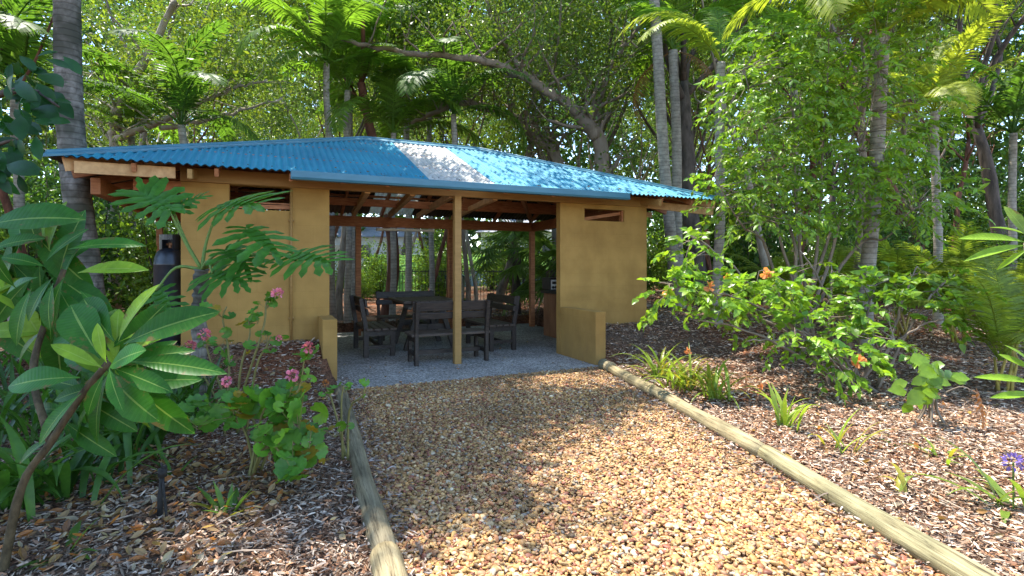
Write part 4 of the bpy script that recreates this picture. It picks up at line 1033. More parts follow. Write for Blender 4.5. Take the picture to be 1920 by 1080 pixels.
def house(x, y, w_, h, d, label, rz=0):
    r = empty('house', label, 'house', (x, y, 1.0), rz)
    MB().box2((0, 0, -1), (w_, d, h)).build('wall', M['house_wall'], r)
    m_ = MB(); e = .4; m_.add([(-e, -e, h), (w_ + e, -e, h), (w_ + e, d + e, h), (-e, d + e, h), (w_ * .25, d / 2, h + 1.5), (w_ * .75, d / 2, h + 1.5)], [(0, 1, 5, 4), (2, 3, 4, 5), (1, 2, 5), (3, 0, 4), (0, 3, 2, 1)])
    m_.build('roof', M['house_roof'], r)
    for k in range(3):
        f = MB().box2((w_ * (.15 + .28 * k), -.04, .9), (w_ * (.15 + .28 * k) + 1.1, -.005, 2.1)).build('window', M['house_wall'], r)
        MB().box2((w_ * (.15 + .28 * k) + .06, -.06, .96), (w_ * (.15 + .28 * k) + 1.04, -.042, 2.04)).build('pane', M['glass'], f)
house(-2.2, 38, 9, 2.7, 6, 'grey roofed pale house beyond the lawn, above the near bench')
house(-16.5, 44, 9, 2.7, 6, 'pale house half hidden by trunks left of the front post')
bn = empty('wheelie_bin', 'dark green wheelie bin by the pool fence, right of the front post', 'bin', (-1.85, 17.6, .02))
m_ = MB(); m_.add([(-.24, -.26, .06), (.24, -.26, .06), (.24, .26, .06), (-.24, .26, .06), (-.29, -.34, .95), (.29, -.34, .95), (.29, .34, .95), (-.29, .34, .95)], [(0, 3, 2, 1), (0, 1, 5, 4), (1, 2, 6, 5), (2, 3, 7, 6), (3, 0, 4, 7), (4, 5, 6, 7)]); m_.build('body', M['bin_green'], bn)
bevel_obj(MB().box((0, .0, .985), (.62, .74, .06)).build('lid', M['bin_green'], bn), .02, 2)
for sx in (-1, 1):
    o = MB().lathe((0, 0, 0), [(.001, -.02), (.09, -.02), (.09, .02), (.001, .02)], 14).build('wheel', M['metal_black'], bn); o.location = (sx * .26, .26, .09); o.rotation_euler = (0, pi / 2, 0)

# fan palm behind the right back post
def fan_leaf(mb, base, d, nrm, R, col, n=22, seed=0):
    r = np.random.default_rng(seed); a = np.linspace(-2.2, 2.2, n); fr = frames(np.array([d]), np.array([nrm]))[0]
    D = np.stack([np.sin(a), np.cos(a), 0 * a], 1) @ fr.T; Nn = np.tile(fr[:, 2], (n, 1)); D[:, 2] -= .12
    T = leafT((0, .35, .7, 1), (.25, 1, .7, .05), .5, .35, .09)
    scatter(mb, T, np.tile(np.asarray(base, float), (n, 1)), D, Nn, R * r.uniform(.85, 1.05, n), np.array(col) * r.uniform(.75, 1.25, (n, 1)))
def fan_palm(base, H, R, n, label, seed, col=(.15, .26, .075)):
    q = np.random.default_rng(seed); rt = empty('fan_palm', label, 'palm', base, 0, 'fan palms behind the shelter'); t, c, s_ = MB(), MB(), MB()
    t.tube([(0, 0, -.2), (0, 0, H * .5), (.03, 0, H)], [.13, .12, .11], 12); t.build('trunk', M['bark_dark'], rt, True)
    for k in range(n):
        a = k * 2.4; e = q.uniform(-.5, 1.2); L = q.uniform(.6, 1.0); dd = np.array([cos(a) * cos(e), sin(a) * cos(e), sin(e)])
        p0 = np.array([0.02, 0, H - .05]); p1 = p0 + dd * L + np.array([0, 0, -.1]); s_.tube([p0, (p0 + p1) / 2 + np.array([0, 0, .06]), p1], .010, 5, (.12, .2, .05))
        fan_leaf(c, p1, dd + np.array([0, 0, -.35]), np.array([-dd[0] * .6, -dd[1] * .6, 1]), R * q.uniform(.8, 1.1), col, seed=seed * 100 + k)
    s_.build('petioles', M['stem'], rt, True); c.build('fronds', M['palmleaf'], rt)
fan_palm(gnd(968, 14.5), 1.75, .72, 20, 'fan palm with pleated leaves seen left of the right back post', 3)
fan_palm(gnd(1030, 13.2), 1.1, .75, 20, 'lower fan palm partly hidden by the pier of the opening', 4, (.17, .29, .08))

# ------------------------------------------------------------------ bright tree, right of the shelter
rg = np.random.default_rng(101); rnd = random.Random(101)
def leafy_tree(name, base, stems, blobs, ntw, lpt, lsz, col, label, cat, bark='bark_gum', T=LEAFM, tl=.34, droop=.5, r0=.028, group=None):
    rt = empty(name, label, cat, base, 0, group); t, c = MB(), MB(); allp = []
    for P in stems:
        out = limb(t, np.array(P) - base, r0, .006, 6, 5, .008); allp.append(out)
    A = np.vstack(allp); tot = sum(b[4] for b in blobs)
    Ps, Ds, Ss, Cs = [], [], [], []
    for (px, py, Y, rad, wt) in blobs:
        cen = W(px, py, Y) - base; rad = np.array(rad) * Y / F
        for k in range(int(ntw * wt / tot)):
            q = rg.normal(0, 1, 3); q /= np.linalg.norm(q); q *= rg.uniform(.25, 1) ** .5; q = cen + q * np.array([rad[0], rad[0] * .9, rad[1]])
            if q[2] + base[2] < gh(q[0] + base[0], q[1] + base[1]) + .12: continue
            j = np.argmin(((A - q) ** 2).sum(1) + rg.uniform(0, .15, len(A))); src = A[j]
            d = q - src; L = np.linalg.norm(d) + 1e-6; d /= L
            if L > .15 and rnd.random() < .5:
                mid = (src + q) / 2 + np.array([0, 0, .06 * L]) + rg.normal(0, .03, 3); t.tube([src, mid, q], [.006, .004, .0025], 4, None, False)
            out_ = d * .6 + (q - cen) / (np.linalg.norm(q - cen) + .1) * .6; out_[2] += .15; out_ /= np.linalg.norm(out_)
            m = lpt; f = np.linspace(0, 1, m); tw = q[None] + out_[None] * (tl * f)[:, None]; tw[:, 2] -= tl * .45 * f ** 2
            sd = np.where(np.arange(m) % 2 == 0, 1, -1); x = np.cross(out_, [0, 0, 1]); x /= np.linalg.norm(x) + 1e-6
            dd = out_[None] * .7 + x[None] * sd[:, None] * .8 + rg.normal(0, .3, (m, 3)); dd[:, 2] -= droop
            Ps.append(tw); Ds.append(dd); Ss.append(lsz * rg.uniform(.65, 1.25, m)); Cs.append(col3(col, m, .22, .2) * rnd.uniform(.75, 1.25))
            t.tube(tw[::3], .002, 3, None, False)
    P, D = np.vstack(Ps), np.vstack(Ds); nn = rdir(len(P), 1.3)
    scatter(c, T, P, D, nn, np.concatenate(Ss), np.vstack(Cs), rg.uniform(.8, 1.25, len(P)))
    t.build('trunk', M[bark], rt, True); c.build('crown', M['leaf'], rt); return rt, A
bt = gnd(1510, 7.4)
stems = []
for px, py, Y, mx in ((1395, 130, 7.2, 1470), (1480, 60, 7.6, 1500), (1560, 20, 7.4, 1530), (1650, 130, 7.0, 1560), (1340, 330, 6.9, 1440), (1720, 380, 6.8, 1600), (1440, 250, 7.8, 1490), (1600, 250, 7.9, 1545)):
    b = bt + np.array([rnd.uniform(-.3, .3), rnd.uniform(-.25, .25), -.05]); stems.append([b, W(mx, 470, 7.4), W((mx + px) / 2, (470 + py) / 2 + 20, (7.4 + Y) / 2), W(px, py, Y)])
blobs = [(1540, 120, 7.3, (165, 110), 3.6), (1445, 190, 7.2, (110, 95), 2.2), (1640, 240, 7.1, (115, 105), 2.0), (1410, 335, 7.0, (80, 70), 1.2), (1520, 300, 7.3, (140, 80), 2.0), (1420, 400, 7.0, (110, 40), .8), (1700, 370, 6.9, (90, 55), 1.2), (1570, 385, 7.2, (90, 40), .8), (1590, 40, 7.4, (120, 60), 1.0)]
leafy_tree('lilly_pilly_tree', bt, stems, blobs, 800, 13, .094, (.20, .34, .034), 'bright green many-stemmed leafy tree filling the right of the opening in the bush', 'tree', droop=.55)

# hibiscus
bh = gnd(1600, 5.7)
def arch(b, e, lift=.25): b, e = np.array(b), np.array(e); return [b, b * .6 + e * .4 + np.array([0, 0, lift * .8]), b * .25 + e * .75 + np.array([0, 0, lift * .7]), e]
ends = [(1235, 530, 5.4), (1285, 435, 5.6), (1330, 545, 5.3), (1440, 505, 5.6), (1500, 470, 5.9), (1560, 490, 6.2), (1650, 520, 6), (1720, 500, 5.8), (1790, 515, 5.8), (1770, 600, 5.4), (1480, 620, 5.2), (1400, 640, 5.2), (1690, 640, 5.2), (1300, 600, 5.2)]
stems = [arch(bh + np.array([rnd.uniform(-.3, .3), rnd.uniform(-.2, .2), 0]), W(*e), .18) for e in ends]
blobs = [(1255, 545, 5.4, (38, 30), .7), (1295, 470, 5.6, (38, 42), .7), (1350, 545, 5.4, (60, 32), .9), (1440, 550, 5.6, (70, 42), 1.3), (1520, 530, 5.9, (65, 40), 1.0), (1610, 560, 5.7, (85, 48), 1.5), (1730, 540, 5.7, (80, 36), 1.2), (1770, 585, 5.5, (45, 28), .5), (1490, 625, 5.3, (80, 38), 1.0), (1340, 590, 5.4, (50, 24), .4), (1620, 645, 5.2, (95, 36), 1.0), (1550, 675, 5.0, (70, 26), .5)]
hb, HA = leafy_tree('hibiscus_shrub', bh, stems, blobs, 330, 9, .082, (.19, .33, .032), 'sprawling hibiscus shrub with orange flowers in the sunny mulch bed', 'shrub', droop=.35, tl=.2, r0=.017, T=leafT((0, .12, .35, .65, 1), (.1, .75, 1, .7, .04), .2, .25, .62))
def hib_flower(p, s_, seed):
    q = np.random.default_rng(seed); mb = MB(); m = 14
    d = rdir(m, .3); d[:, 1] -= .5
    T = leafT((0, .3, .6, .85, 1), (.2, .6, 1, .95, .6), -.3, .3, .8)
    scatter(mb, T, np.tile(p, (m, 1)) + d * .01, d, rdir(m, .2), s_ * q.uniform(.7, 1.1, m), np.array([.88, .36, .15]) * q.uniform(.75, 1.15, (m, 1)) * np.array([1, 1, 1]))
    mb.tube([p, p + np.array([.0, -.03, -.01]) + rdir(1)[0] * .01], .004, 5, (.8, .5, .1))
    return mb.build('flower', M['petal'], hb)
for k, (px, py, Y, s_) in enumerate([(1438, 514, 5.35, .062), (1254, 551, 5.2, .05), (1330, 538, 5.2, .05), (1609, 678, 4.9, .055), (1424, 727, 4.95, .035), (1290, 658, 5.0, .032), (1365, 520, 5.4, .04)]):
    hib_flower(W(px, py, Y) - bh, s_, 200 + k)

# ------------------------------------------------------------------ strap-leaved clumps
def strap(mb, base, a, L, w_, e0, bend, col, n=9, fold=.25, r=None):
    t = np.linspace(0, 1, n); ang = e0 - bend * t ** 1.4
    dxy = np.array([cos(a), sin(a), 0]); P = [np.array(base, float)]
    for k in range(n - 1): P.append(P[-1] + (dxy * cos(ang[k]) + np.array([0, 0, sin(ang[k])])) * L / (n - 1))
    P = np.array(P); x = np.array([-sin(a), cos(a), 0]); ws = w_ * np.array([.55 + .45 * min(1, k / 3) if k < n * .6 else max(.04, (1 - (k / (n - 1))) / .4) for k in range(n)]) / 2
    nz = np.stack([-np.sin(ang) * dxy[0], -np.sin(ang) * dxy[1], np.cos(ang)], 1)
    V = np.stack([P - x * ws[:, None] + nz * (ws * fold)[:, None], P, P + x * ws[:, None] + nz * (ws * fold)[:, None]], 1).reshape(-1, 3)
    U = np.stack([np.tile([-1, 0, 1], n), np.repeat(t, 3)], 1); i = np.arange(n - 1) * 3
    Q = np.concatenate([np.stack([i, i + 1, i + 4, i + 3], 1), np.stack([i + 1, i + 2, i + 5, i + 4], 1)])
    mb.addarr(V, Q, None, np.tile(col, (len(V), 1)), U)
def clump(px, py, Y, n, L, w_, col, label, seed, e=(.7, 1.45), bend=(.8, 2.0), group='strap-leaved lilies in the beds', name='lily_clump', cat='plant', yel=.0, spread=.05):
    q = random.Random(seed); x = (px - 960) / F * Y; b = np.array([x, Y, float(gh(x, Y))])
    o_ = MB()
    for k in range(n):
        c = np.array(col) * q.uniform(.7, 1.25)
        if q.random() < yel: c = np.array([.36, .33, .05]) * q.uniform(.7, 1.1)
        strap(o_, (q.gauss(0, spread), q.gauss(0, spread), -.02), q.uniform(0, 2 * pi), L * q.uniform(.6, 1.1), w_ * q.uniform(.75, 1.2), q.uniform(*e), q.uniform(*bend), c)
    o = o_.build(name, M['leaf'], None, True); o.location = b; return tag(o, label, cat, group)
LG, DG = (.24, .34, .045), (.06, .155, .025)
clump(1232, 690, 6.2, 33, 0.62, .028, LG, 'lily clump at the tan wing wall end of the right bed, farthest along the log', 1, yel=.25)
clump(1290, 705, 5.6, 28, 0.60, .028, LG, 'middle lily clump of the row, under the hanging hibiscus branch', 2, yel=.3)
clump(1345, 735, 5.2, 33, 0.60, .028, LG, 'fullest lily clump of the row beside the yellowish log', 3, yel=.2)
clump(1255, 715, 5.7, 18, 0.50, .028, LG, 'small lily clump between the two fuller ones near the log stub', 4, yel=.4)
clump(1472, 790, 4.3, 12, .5, .034, LG, 'upright lily with a few broad leaves where two logs meet', 5, (1.0, 1.5), (.3, 1.6))
clump(1575, 845, 3.75, 9, .42, .024, LG, 'lone lily with a tall bent blade in open mulch', 6, (.7, 1.5), (.3, 1.5), yel=.4)
clump(1690, 935, 3.05, 4, .32, .022, (.2, .27, .05), 'sparse lily with two arching leaves near the pale log', 7, (1.1, 1.5), (1.8, 2.6), yel=.3)
clump(1770, 870, 3.5, 8, .22, .02, LG, 'tiny lily tuft at the right of the mulch bed', 8, yel=.2)
clump(1715, 850, 3.75, 6, .16, .03, (.06, .15, .03), 'low dark green weed in the right mulch', 9, (.3, 1.2), (.3, 1))
clump(100, 895, 2.75, 34, .58, .048, DG, 'large clivia clump under the frangipani', 10, (.8, 1.5), (1.0, 2.4), spread=.09)
clump(20, 880, 2.7, 23, .5, .042, DG, 'clivia clump at the left edge of the bed', 11, (.8, 1.5), (1.0, 2.2), spread=.07)
clump(175, 800, 3.3, 31, .62, .04, DG, 'clivia clump behind the frangipani stem', 12, (.8, 1.5), (.8, 2.0), spread=.1)
clump(285, 760, 3.7, 37, .65, .036, DG, 'clivia clump left of the geraniums', 13, (.8, 1.5), (.7, 1.9), spread=.12)
clump(60, 700, 4.2, 30, .75, .03, (.045, .11, .022), 'dark strappy clump deep in the left shade', 14, (.8, 1.5), (.5, 1.6), spread=.2)
clump(330, 700, 4.4, 22, .6, .035, (.05, .115, .022), 'strappy clump at the foot of the philodendron', 15, (.8, 1.5), (.6, 1.8), spread=.12)
for k_, (px, py, Y) in enumerate(((30, 780, 3.6), (110, 740, 3.9), (215, 720, 4.1), (300, 690, 4.6), (160, 690, 4.8), (20, 680, 4.9), (250, 800, 3.3), (340, 760, 3.9))):
    clump(px, py, Y, 30, .7, .036, DG, 'strappy green clump among the others in the shaded left bed', 60 + k_, (.8, 1.5), (.6, 1.8), spread=.16)
clump(427, 945, 2.72, 13, .22, .032, (.10, .2, .035), 'small spiky bromeliad in the leaf litter', 16, (.35, 1.4), (.2, .8), None, 'bromeliad', yel=.2, spread=.015)
clump(120, 1065, 2.3, 6, .22, .03, (.10, .2, .03), 'small seedling rosette at the bottom left corner', 17, (.3, 1.1), (.2, .8), None, 'bromeliad', spread=.01)
clump(325, 880, 3.1, 9, .26, .02, (.08, .17, .03), 'wispy green tuft in the leaf litter left of the bromeliad', 18, (.4, 1.3), (.4, 1.4), None, 'grass_tuft', spread=.02)
clump(1900, 905, 2.85, 12, .45, .035, (.17, .25, .04), 'agapanthus with purple flowers at the right edge', 19, (.5, 1.4), (.8, 2.0), None, 'agapanthus')
ag = bpy.data.objects['agapanthus']; mb = MB()
mb.tube([(0, 0, 0), (-.0, .0, .2), (.0, .0, .26)], .005, 5, (.15, .22, .05)); d = rdir(50, .4); scatter(mb, LEAFM, np.tile([[0, 0, .26]], (50, 1)) + d * .03, d, rdir(50, .5), .026, col3((.20, .14, .55), 50), 1.2)
mb.build('flower_head', M['petal'], ag)

# ------------------------------------------------------------------ frangipani
def placed_leaves(base, items, T, mat, name, parent, col, seed, wid=1.0):
    q = np.random.default_rng(seed); mb = MB()
    for it in items:
        (bx, by, tx, ty, Y), dY, wd = it[0], it[1], it[2]
        c = np.array(it[3] if len(it) > 3 else col) * q.uniform(.8, 1.2)
        p, e = W(bx, by, Y), W(tx, ty, Y + dY); d = e - p; L = np.linalg.norm(d)
        nrm = np.array([q.normal(0, .35), -.8, .6]) if len(it) < 5 else np.array(it[4])
        scatter(mb, T, (p - base)[None], d[None], nrm[None], L, c[None], wd * wid)
    return mb.build(name, mat, parent, True)
fb = np.array([W(0, 1000, 2.15)[0], 2.15, 0.0]); fb[2] = float(gh(fb[0], fb[1]))
fp = empty('frangipani', 'frangipani sapling with big glossy paddle leaves in the left foreground', 'plant', fb)
t = MB(); limb(t, [fb * 0 + np.array([0, 0, -.05])] + [W(*k) - fb for k in ((40, 915, 2.15), (95, 830, 2.17), (150, 745, 2.2), (203, 680, 2.2))], .017, .013, 9, 5)
limb(t, [W(95, 830, 2.17) - fb, W(62, 700, 2.4) - fb, W(90, 590, 2.55) - fb, W(120, 505, 2.6) - fb], .016, .012, 8, 5); t.build('stem', M['bark_fr'], fp, True)
FG, FY = (.032, .135, .014), (.19, .33, .025)  # FY: sunlit look of some left-hand leaves, put into their colour
I = [((150, 708, -8, 706, 2.15), -.05, 1.05), ((188, 672, 112, 552, 2.2), .08, 1.15), ((214, 640, 132, 538, 2.25), .1, .9), ((222, 640, 262, 528, 2.2), .0, .75, FY), ((232, 645, 366, 572, 2.15), -.08, .85, FG), ((226, 640, 330, 590, 2.2), .1, .6, FY),
     ((240, 678, 398, 676, 2.15), -.05, .62), ((205, 700, 262, 786, 2.1), -.12, 1.25), ((228, 702, 338, 816, 2.15), -.05, .85), ((152, 738, 48, 822, 2.1), -.1, .85), ((192, 690, 98, 640, 2.15), -.08, .75, FY), ((205, 690, 240, 648, 2.1), -.1, 1.3),
     ((196, 700, 150, 780, 2.08), -.05, .8), ((212, 690, 300, 720, 2.08), -.08, .8), ((200, 680, 170, 610, 2.1), -.02, .8, FY), ((205, 690, 215, 760, 2.06), -.1, .8),
     ((150, 745, 240, 800, 2.3), -.05, .85), ((120, 790, 200, 850, 2.32), -.05, .8), ((130, 770, 50, 760, 2.3), 0, .8), ((100, 820, 20, 860, 2.3), -.05, .8), ((170, 730, 290, 760, 2.35), -.02, .75), ((160, 730, 70, 700, 2.35), .05, .8), ((205, 690, 345, 640, 2.3), .05, .7), ((200, 680, 60, 600, 2.35), .1, .75), ((215, 700, 300, 780, 2.25), -.05, .8), ((95, 600, 160, 690, 2.5), 0, .8), ((80, 620, 0, 690, 2.5), 0, .8), ((90, 590, 30, 540, 2.55), .05, .8),
     ((200, 660, 205, 560, 2.3), .15, .8), ((195, 680, 100, 660, 2.3), .1, .7), ((215, 690, 300, 650, 2.3), .1, .8), ((225, 690, 310, 730, 2.3), .12, .8), ((180, 700, 110, 790, 2.3), .1, .7), ((210, 670, 250, 590, 2.3), .1, .9),
     ((150, 545, 210, 600, 2.5), -.05, .8), ((120, 520, 60, 640, 2.5), -.05, .8),
     ((-30, 425, 108, 376, 2.5), -.1, 1.0), ((-20, 470, 60, 430, 2.55), 0, 1.1), ((128, 468, 243, 436, 2.5), -.05, .55), ((86, 490, 142, 418, 2.55), .05, .95), ((146, 512, 246, 484, 2.5), -.08, .6, FY), ((120, 520, 134, 440, 2.6), .1, .9), ((85, 500, -4, 470, 2.5), -.05, .9),
     ((100, 520, 30, 590, 2.5), -.1, .9), ((92, 470, 96, 365, 2.65), .08, .7, FY), ((110, 500, 170, 440, 2.7), .1, .8), ((70, 520, -10, 540, 2.5), 0, .9), ((60, 540, 0, 640, 2.5), -.1, .9), ((110, 540, 150, 620, 2.55), -.1, .9), ((100, 530, 70, 610, 2.4), -.1, .95), ((40, 470, 20, 380, 2.7), .1, .9), ((30, 540, -30, 480, 2.4), -.1, .9)]
for k in range(44):
    cx, cy, Y = (rnd.gauss(210, 22), rnd.gauss(690, 25), 2.28) if k < 16 else (rnd.gauss(70, 48), rnd.gauss(525, 45), 2.7)
    a = rnd.uniform(0, 6.28); L = rnd.uniform(100, 165); I.append(((cx, cy, cx + cos(a) * L, cy + sin(a) * L * .85, Y), rnd.uniform(-.1, .12), rnd.uniform(.75, 1.0), FY if rnd.random() < .2 else FG))
placed_leaves(fb, I, LEAFL, M['bigleaf'], 'leaves', fp, FG, 5, 1.1)
# dark-leaved branch top left
rb_ = gnd(-40, 3.3); rt = empty('rubber_tree', 'dark glossy leaved tree reaching in at the upper left edge', 'tree', rb_)
t = MB(); items = []
limb(t, [rb_ * 0, W(-60, 300, 3.3) - rb_, W(-20, 190, 3.3) - rb_, W(60, 170, 3.2) - rb_, W(110, 200, 3.1) - rb_], .04, .006, 8, 5)
limb(t, [W(-60, 300, 3.3) - rb_, W(0, 270, 3.2) - rb_, W(40, 260, 3.1) - rb_], .02, .005, 6, 4); t.build('trunk', M['bark_dark'], rt, True)
for k in range(95):
    cx, cy = (rnd.gauss(38, 36), rnd.gauss(180, 38)) if k < 62 else (rnd.gauss(5, 24), rnd.gauss(285, 30))
    a = rnd.uniform(-.6, 2.9); L = rnd.uniform(28, 46)
    items.append(((cx, cy, cx + cos(a) * L, cy + sin(a) * L * .8, rnd.uniform(2.9, 3.4)), rnd.uniform(-.12, .12), rnd.uniform(1.1, 1.5)))
placed_leaves(rb_, items, LEAFL, M['leaf'], 'crown', rt, (.02, .085, .02), 6)
# right-edge frangipani sprays
for nm, its, lb in (('frangipani', [((1925, 455, 1822, 428, 3.0), 0, .5, FY), ((1925, 460, 1830, 468, 3.0), -.05, .4, FY), ((1930, 450, 1900, 385, 3.0), 0, .9, (.2, .3, .05)), ((1935, 445, 1868, 412, 3.1), .1, .6, FY), ((1930, 465, 1870, 500, 3.1), .05, .5, FY)], 'frangipani tip with pale green leaves at mid height on the right edge'),
                    ('frangipani', [((1945, 720, 1850, 695, 2.7), 0, .45, FY), ((1945, 740, 1880, 735, 2.7), -.05, .5, FY), ((1945, 700, 1885, 660, 2.75), .05, .6, FY), ((1940, 690, 1900, 640, 2.75), .05, .7, FY)], 'frangipani leaves low on the right edge above the agapanthus')):
    x0 = W(its[0][0][0] + 25, 0, its[0][0][4]); b = np.array([x0[0], x0[1], float(gh(x0[0], x0[1]))])
    r = empty(nm, lb, 'plant', b); t = MB(); p = W(its[0][0][0], its[0][0][1], its[0][0][4]) - b
    limb(t, [np.zeros(3), p * .5 + np.array([.05, 0, 0]), p], .022, .014, 8, 4); t.build('stem', M['bark_gum'], r, True)
    placed_leaves(b, its, LEAFL, M['bigleaf'], 'leaves', r, FY, 7)
# golden cane palm, right edge
cb = gnd(1880, 5.6); cn = empty('cane_palm', 'low golden cane palm with feathery yellow fronds at the right edge', 'palm', cb)
t = MB()
for k in range(5): t.tube([(rnd.gauss(0, .06), rnd.gauss(0, .06), -.05), (rnd.gauss(0, .1), rnd.gauss(0, .08), .35)], [.018, .012], 6, (.35, .26, .06))
t.build('canes', M['stem'], cn, True)
for a, e, s_ in ((pi, .25, .85), (pi - .5, .1, .8), (pi + .6, .3, .9), (2.2, .5, .9), (.3, .4, .9), (-.8, .3, .8), (1.2, .7, .9), (pi + 1.2, -.05, .7)):
    o = bpy.data.objects.new('frond', rnd.choice(FR['cane'])); COL.objects.link(o); o.parent = cn; o.location = (rnd.gauss(0, .05), 0, .32); o.rotation_euler = (0, -e, a); o.scale = (s_,) * 3
for px, Y, sc_, rz, lb in ((1565, 9.0, 1.1, .5, 'feathery cane palm behind the hibiscus, nearest the smooth grey palm trunk'), (1690, 8.6, 1.2, 1.9, 'feathery cane palm between the smooth grey trunk and the stout reddish trunk'), (1800, 8.4, 1.25, 3.0, 'feathery cane palm under the stout reddish trunk'), (1905, 7.4, 1.3, 4.1, 'tall feathery cane palm at the right edge behind the low one'), (1460, 9.6, 1.0, 5.0, 'feathery cane palm half hidden behind the left part of the hibiscus')):
    o = copy_tree(cn, lb, 'cane palms in the right-hand understorey'); o.location = gnd(px, Y); o.rotation_euler = (0, 0, rz); o.scale = (sc_,) * 3
# small philodendron in the right bed with a dry leaf
def lobed(base, d, nrm, L, col, seed, wid=.55, nl=7):
    q = np.random.default_rng(seed); mb = MB(); fr = frames(np.array([d], float), np.array([nrm], float))[0]
    V, Q, C = [], [], []
    t = np.linspace(0, 1, 8); mid = np.stack([0 * t, t, -.14 * t ** 2], 1) * L
    def ribbon(P, ws, z):
        k0 = sum(len(v) for v in V); n = len(P); tg = np.gradient(P, axis=0); x = np.cross(tg, [0, 0, 1]); x /= np.linalg.norm(x, axis=1)[:, None] + 1e-9
        V.append(np.stack([P - x * ws[:, None] + [0, 0, .1], P, P + x * ws[:, None] + [0, 0, .1]], 1).reshape(-1, 3) if False else np.stack([P - x * ws[:, None], P - np.array([0, 0, 1]) * (ws * .25)[:, None], P + x * ws[:, None]], 1).reshape(-1, 3))
        for r in range(n - 1):
            a = k0 + r * 3; Q.extend([(a, a + 1, a + 4, a + 3), (a + 1, a + 2, a + 5, a + 4)])
    ribbon(mid, L * .15 * np.array([.6, 1, 1.1, 1.0, .85, .65, .45, .05]), 0)
    for s_ in (-1, 1):
        for k in range(nl):
            f = -.02 + .86 * k / (nl - 1); p0 = np.array([0, max(f, 0), -.14 * max(f, 0) ** 2]) * L
            an = 2.35 - 1.75 * (k / (nl - 1)) + q.normal(0, .09); l = L * wid * (.62 + .5 * sin(pi * (k + 1.0) / (nl + .6))) * q.uniform(.78, 1.2)
            tt = np.linspace(0, 1, 6); dirv = np.array([s_ * sin(an), cos(an), 0])
            P = p0 + dirv * (l * tt)[:, None] + np.stack([0 * tt, .14 * l * tt ** 2, -.20 * l * tt ** 2 + .06 * l * tt], 1)
            ws = l * .125 * np.array([.75, .7 + .2 * q.random(), 1.0 + .4 * q.random(), .65 + .3 * q.random(), .8 + .5 * q.random(), .05]); ribbon(P, ws, 0)
    Vv = np.vstack(V) @ fr.T + np.asarray(base); U = np.tile([[-.5, .1], [0, .1], [.5, .1]], (len(Vv) // 3, 1)).astype(float)
    mb.addarr(Vv, np.array(Q), None, np.array(col) * q.uniform(.8, 1.2, (len(Vv) // 3, 1)).repeat(3, 0)); return mb
def philodendron(b, trunkP, leaves, label, col, pc=(.16, .25, .06), tr=.055):
    r = empty('philodendron', label, 'plant', b); t = MB(); P = np.array(trunkP) - b
    n = 40; ls = np.linspace(0, len(P) - 1, n); PP = np.stack([np.interp(ls, range(len(P)), P[:, k]) for k in range(3)], 1)
    t.tube(PP, tr * (1 + .10 * np.sign(np.sin(np.arange(n) * 1.3))), 12)
    for k in range(5): t.tube([PP[20] + rdir(1)[0] * .03, PP[10] + np.array([rnd.gauss(0, .07), rnd.gauss(0, .05), 0]), PP[0] + np.array([rnd.gauss(0, .12), rnd.gauss(0, .08), 0])], .008, 5)
    t.build('trunk', M['bark_palm_dark'], r, True)
    for k, (pet, tip, nrm, wd, c) in enumerate(leaves):
        pp = [np.array(x) - b for x in pet]; mb = MB(); limb(mb, pp, .015 * tr / .055, .008 * tr / .055, 6, 5); st = mb.build('petiole', M['stem'], r, True)
        for at in (st.data.attributes['tint'],): at.data.foreach_set('color', np.tile([*pc, 1], len(at.data)).astype(np.float32))
        e = np.array(tip) - b; d = e - pp[-1]; lb_ = lobed(pp[-1], d, nrm, np.linalg.norm(d), c or col, k + 40, wd).build('leaf_blade', M['leaf'], st, True)
    return r
pb = gnd(372, 4.5); PG = (.07, .22, .028)
top = W(378, 505, 4.45)
philodendron(pb, [pb - np.array([0, 0, .1]), W(374, 575, 4.5), top], [
    ([top, W(345, 450, 4.45), W(316, 392, 4.4)], W(258, 350, 4.45), (.25, -.62, .75), .78, None),
    ([top, W(350, 455, 4.5), W(322, 388, 4.5)], W(378, 362, 4.6), (-.1, -.55, .8), .6, None),
    ([top, W(388, 450, 4.5), W(412, 386, 4.5)], W(480, 372, 4.3), (.0, -.55, .85), .72, (.085, .25, .032)),
    ([top, W(430, 470, 4.4), W(463, 428, 4.3)], W(524, 468, 4.1), (.45, -.5, .75), .62, None),
    ([top, W(450, 478, 4.4), W(545, 477, 4.2)], W(618, 482, 4.0), (.1, -.5, .85), .62, (.085, .25, .032)),
    ([top, W(390, 490, 4.3), W(398, 512, 4.15)], W(460, 522, 4.0), (.2, -.6, .8), .62, None),
    ([top, W(330, 502, 4.4), W(292, 545, 4.3)], W(320, 590, 4.15), (.2, -.7, .6), .5, None),
    ([top, W(400, 480, 4.4), W(425, 470, 4.3)], W(470, 500, 4.2), (.4, -.5, .7), .7, None)], 'tall philodendron with deeply lobed leaves against the brown wall', PG)
pb2 = gnd(1745, 4.3); r = empty('young_shrub', 'small stumpy broad-leaved plant with one dry orange leaf in the sunny bed', 'plant', pb2); t = MB()
for k in range(6):
    a = k * 1.05; limb(t, [np.array([cos(a) * .13, sin(a) * .10, -.02]), np.array([cos(a) * .05, sin(a) * .05, .10]), np.array([cos(a + .4) * .03, sin(a) * .03, .20])], .011, .007, 5, 3)
dl = [np.array([.03, 0, .2]), W(1800, 725, 4.25) - pb2, W(1832, 738, 4.2) - pb2]; limb(t, dl, .006, .003, 5, 3); t.build('stem', M['bark_gum'], r, True); its = []
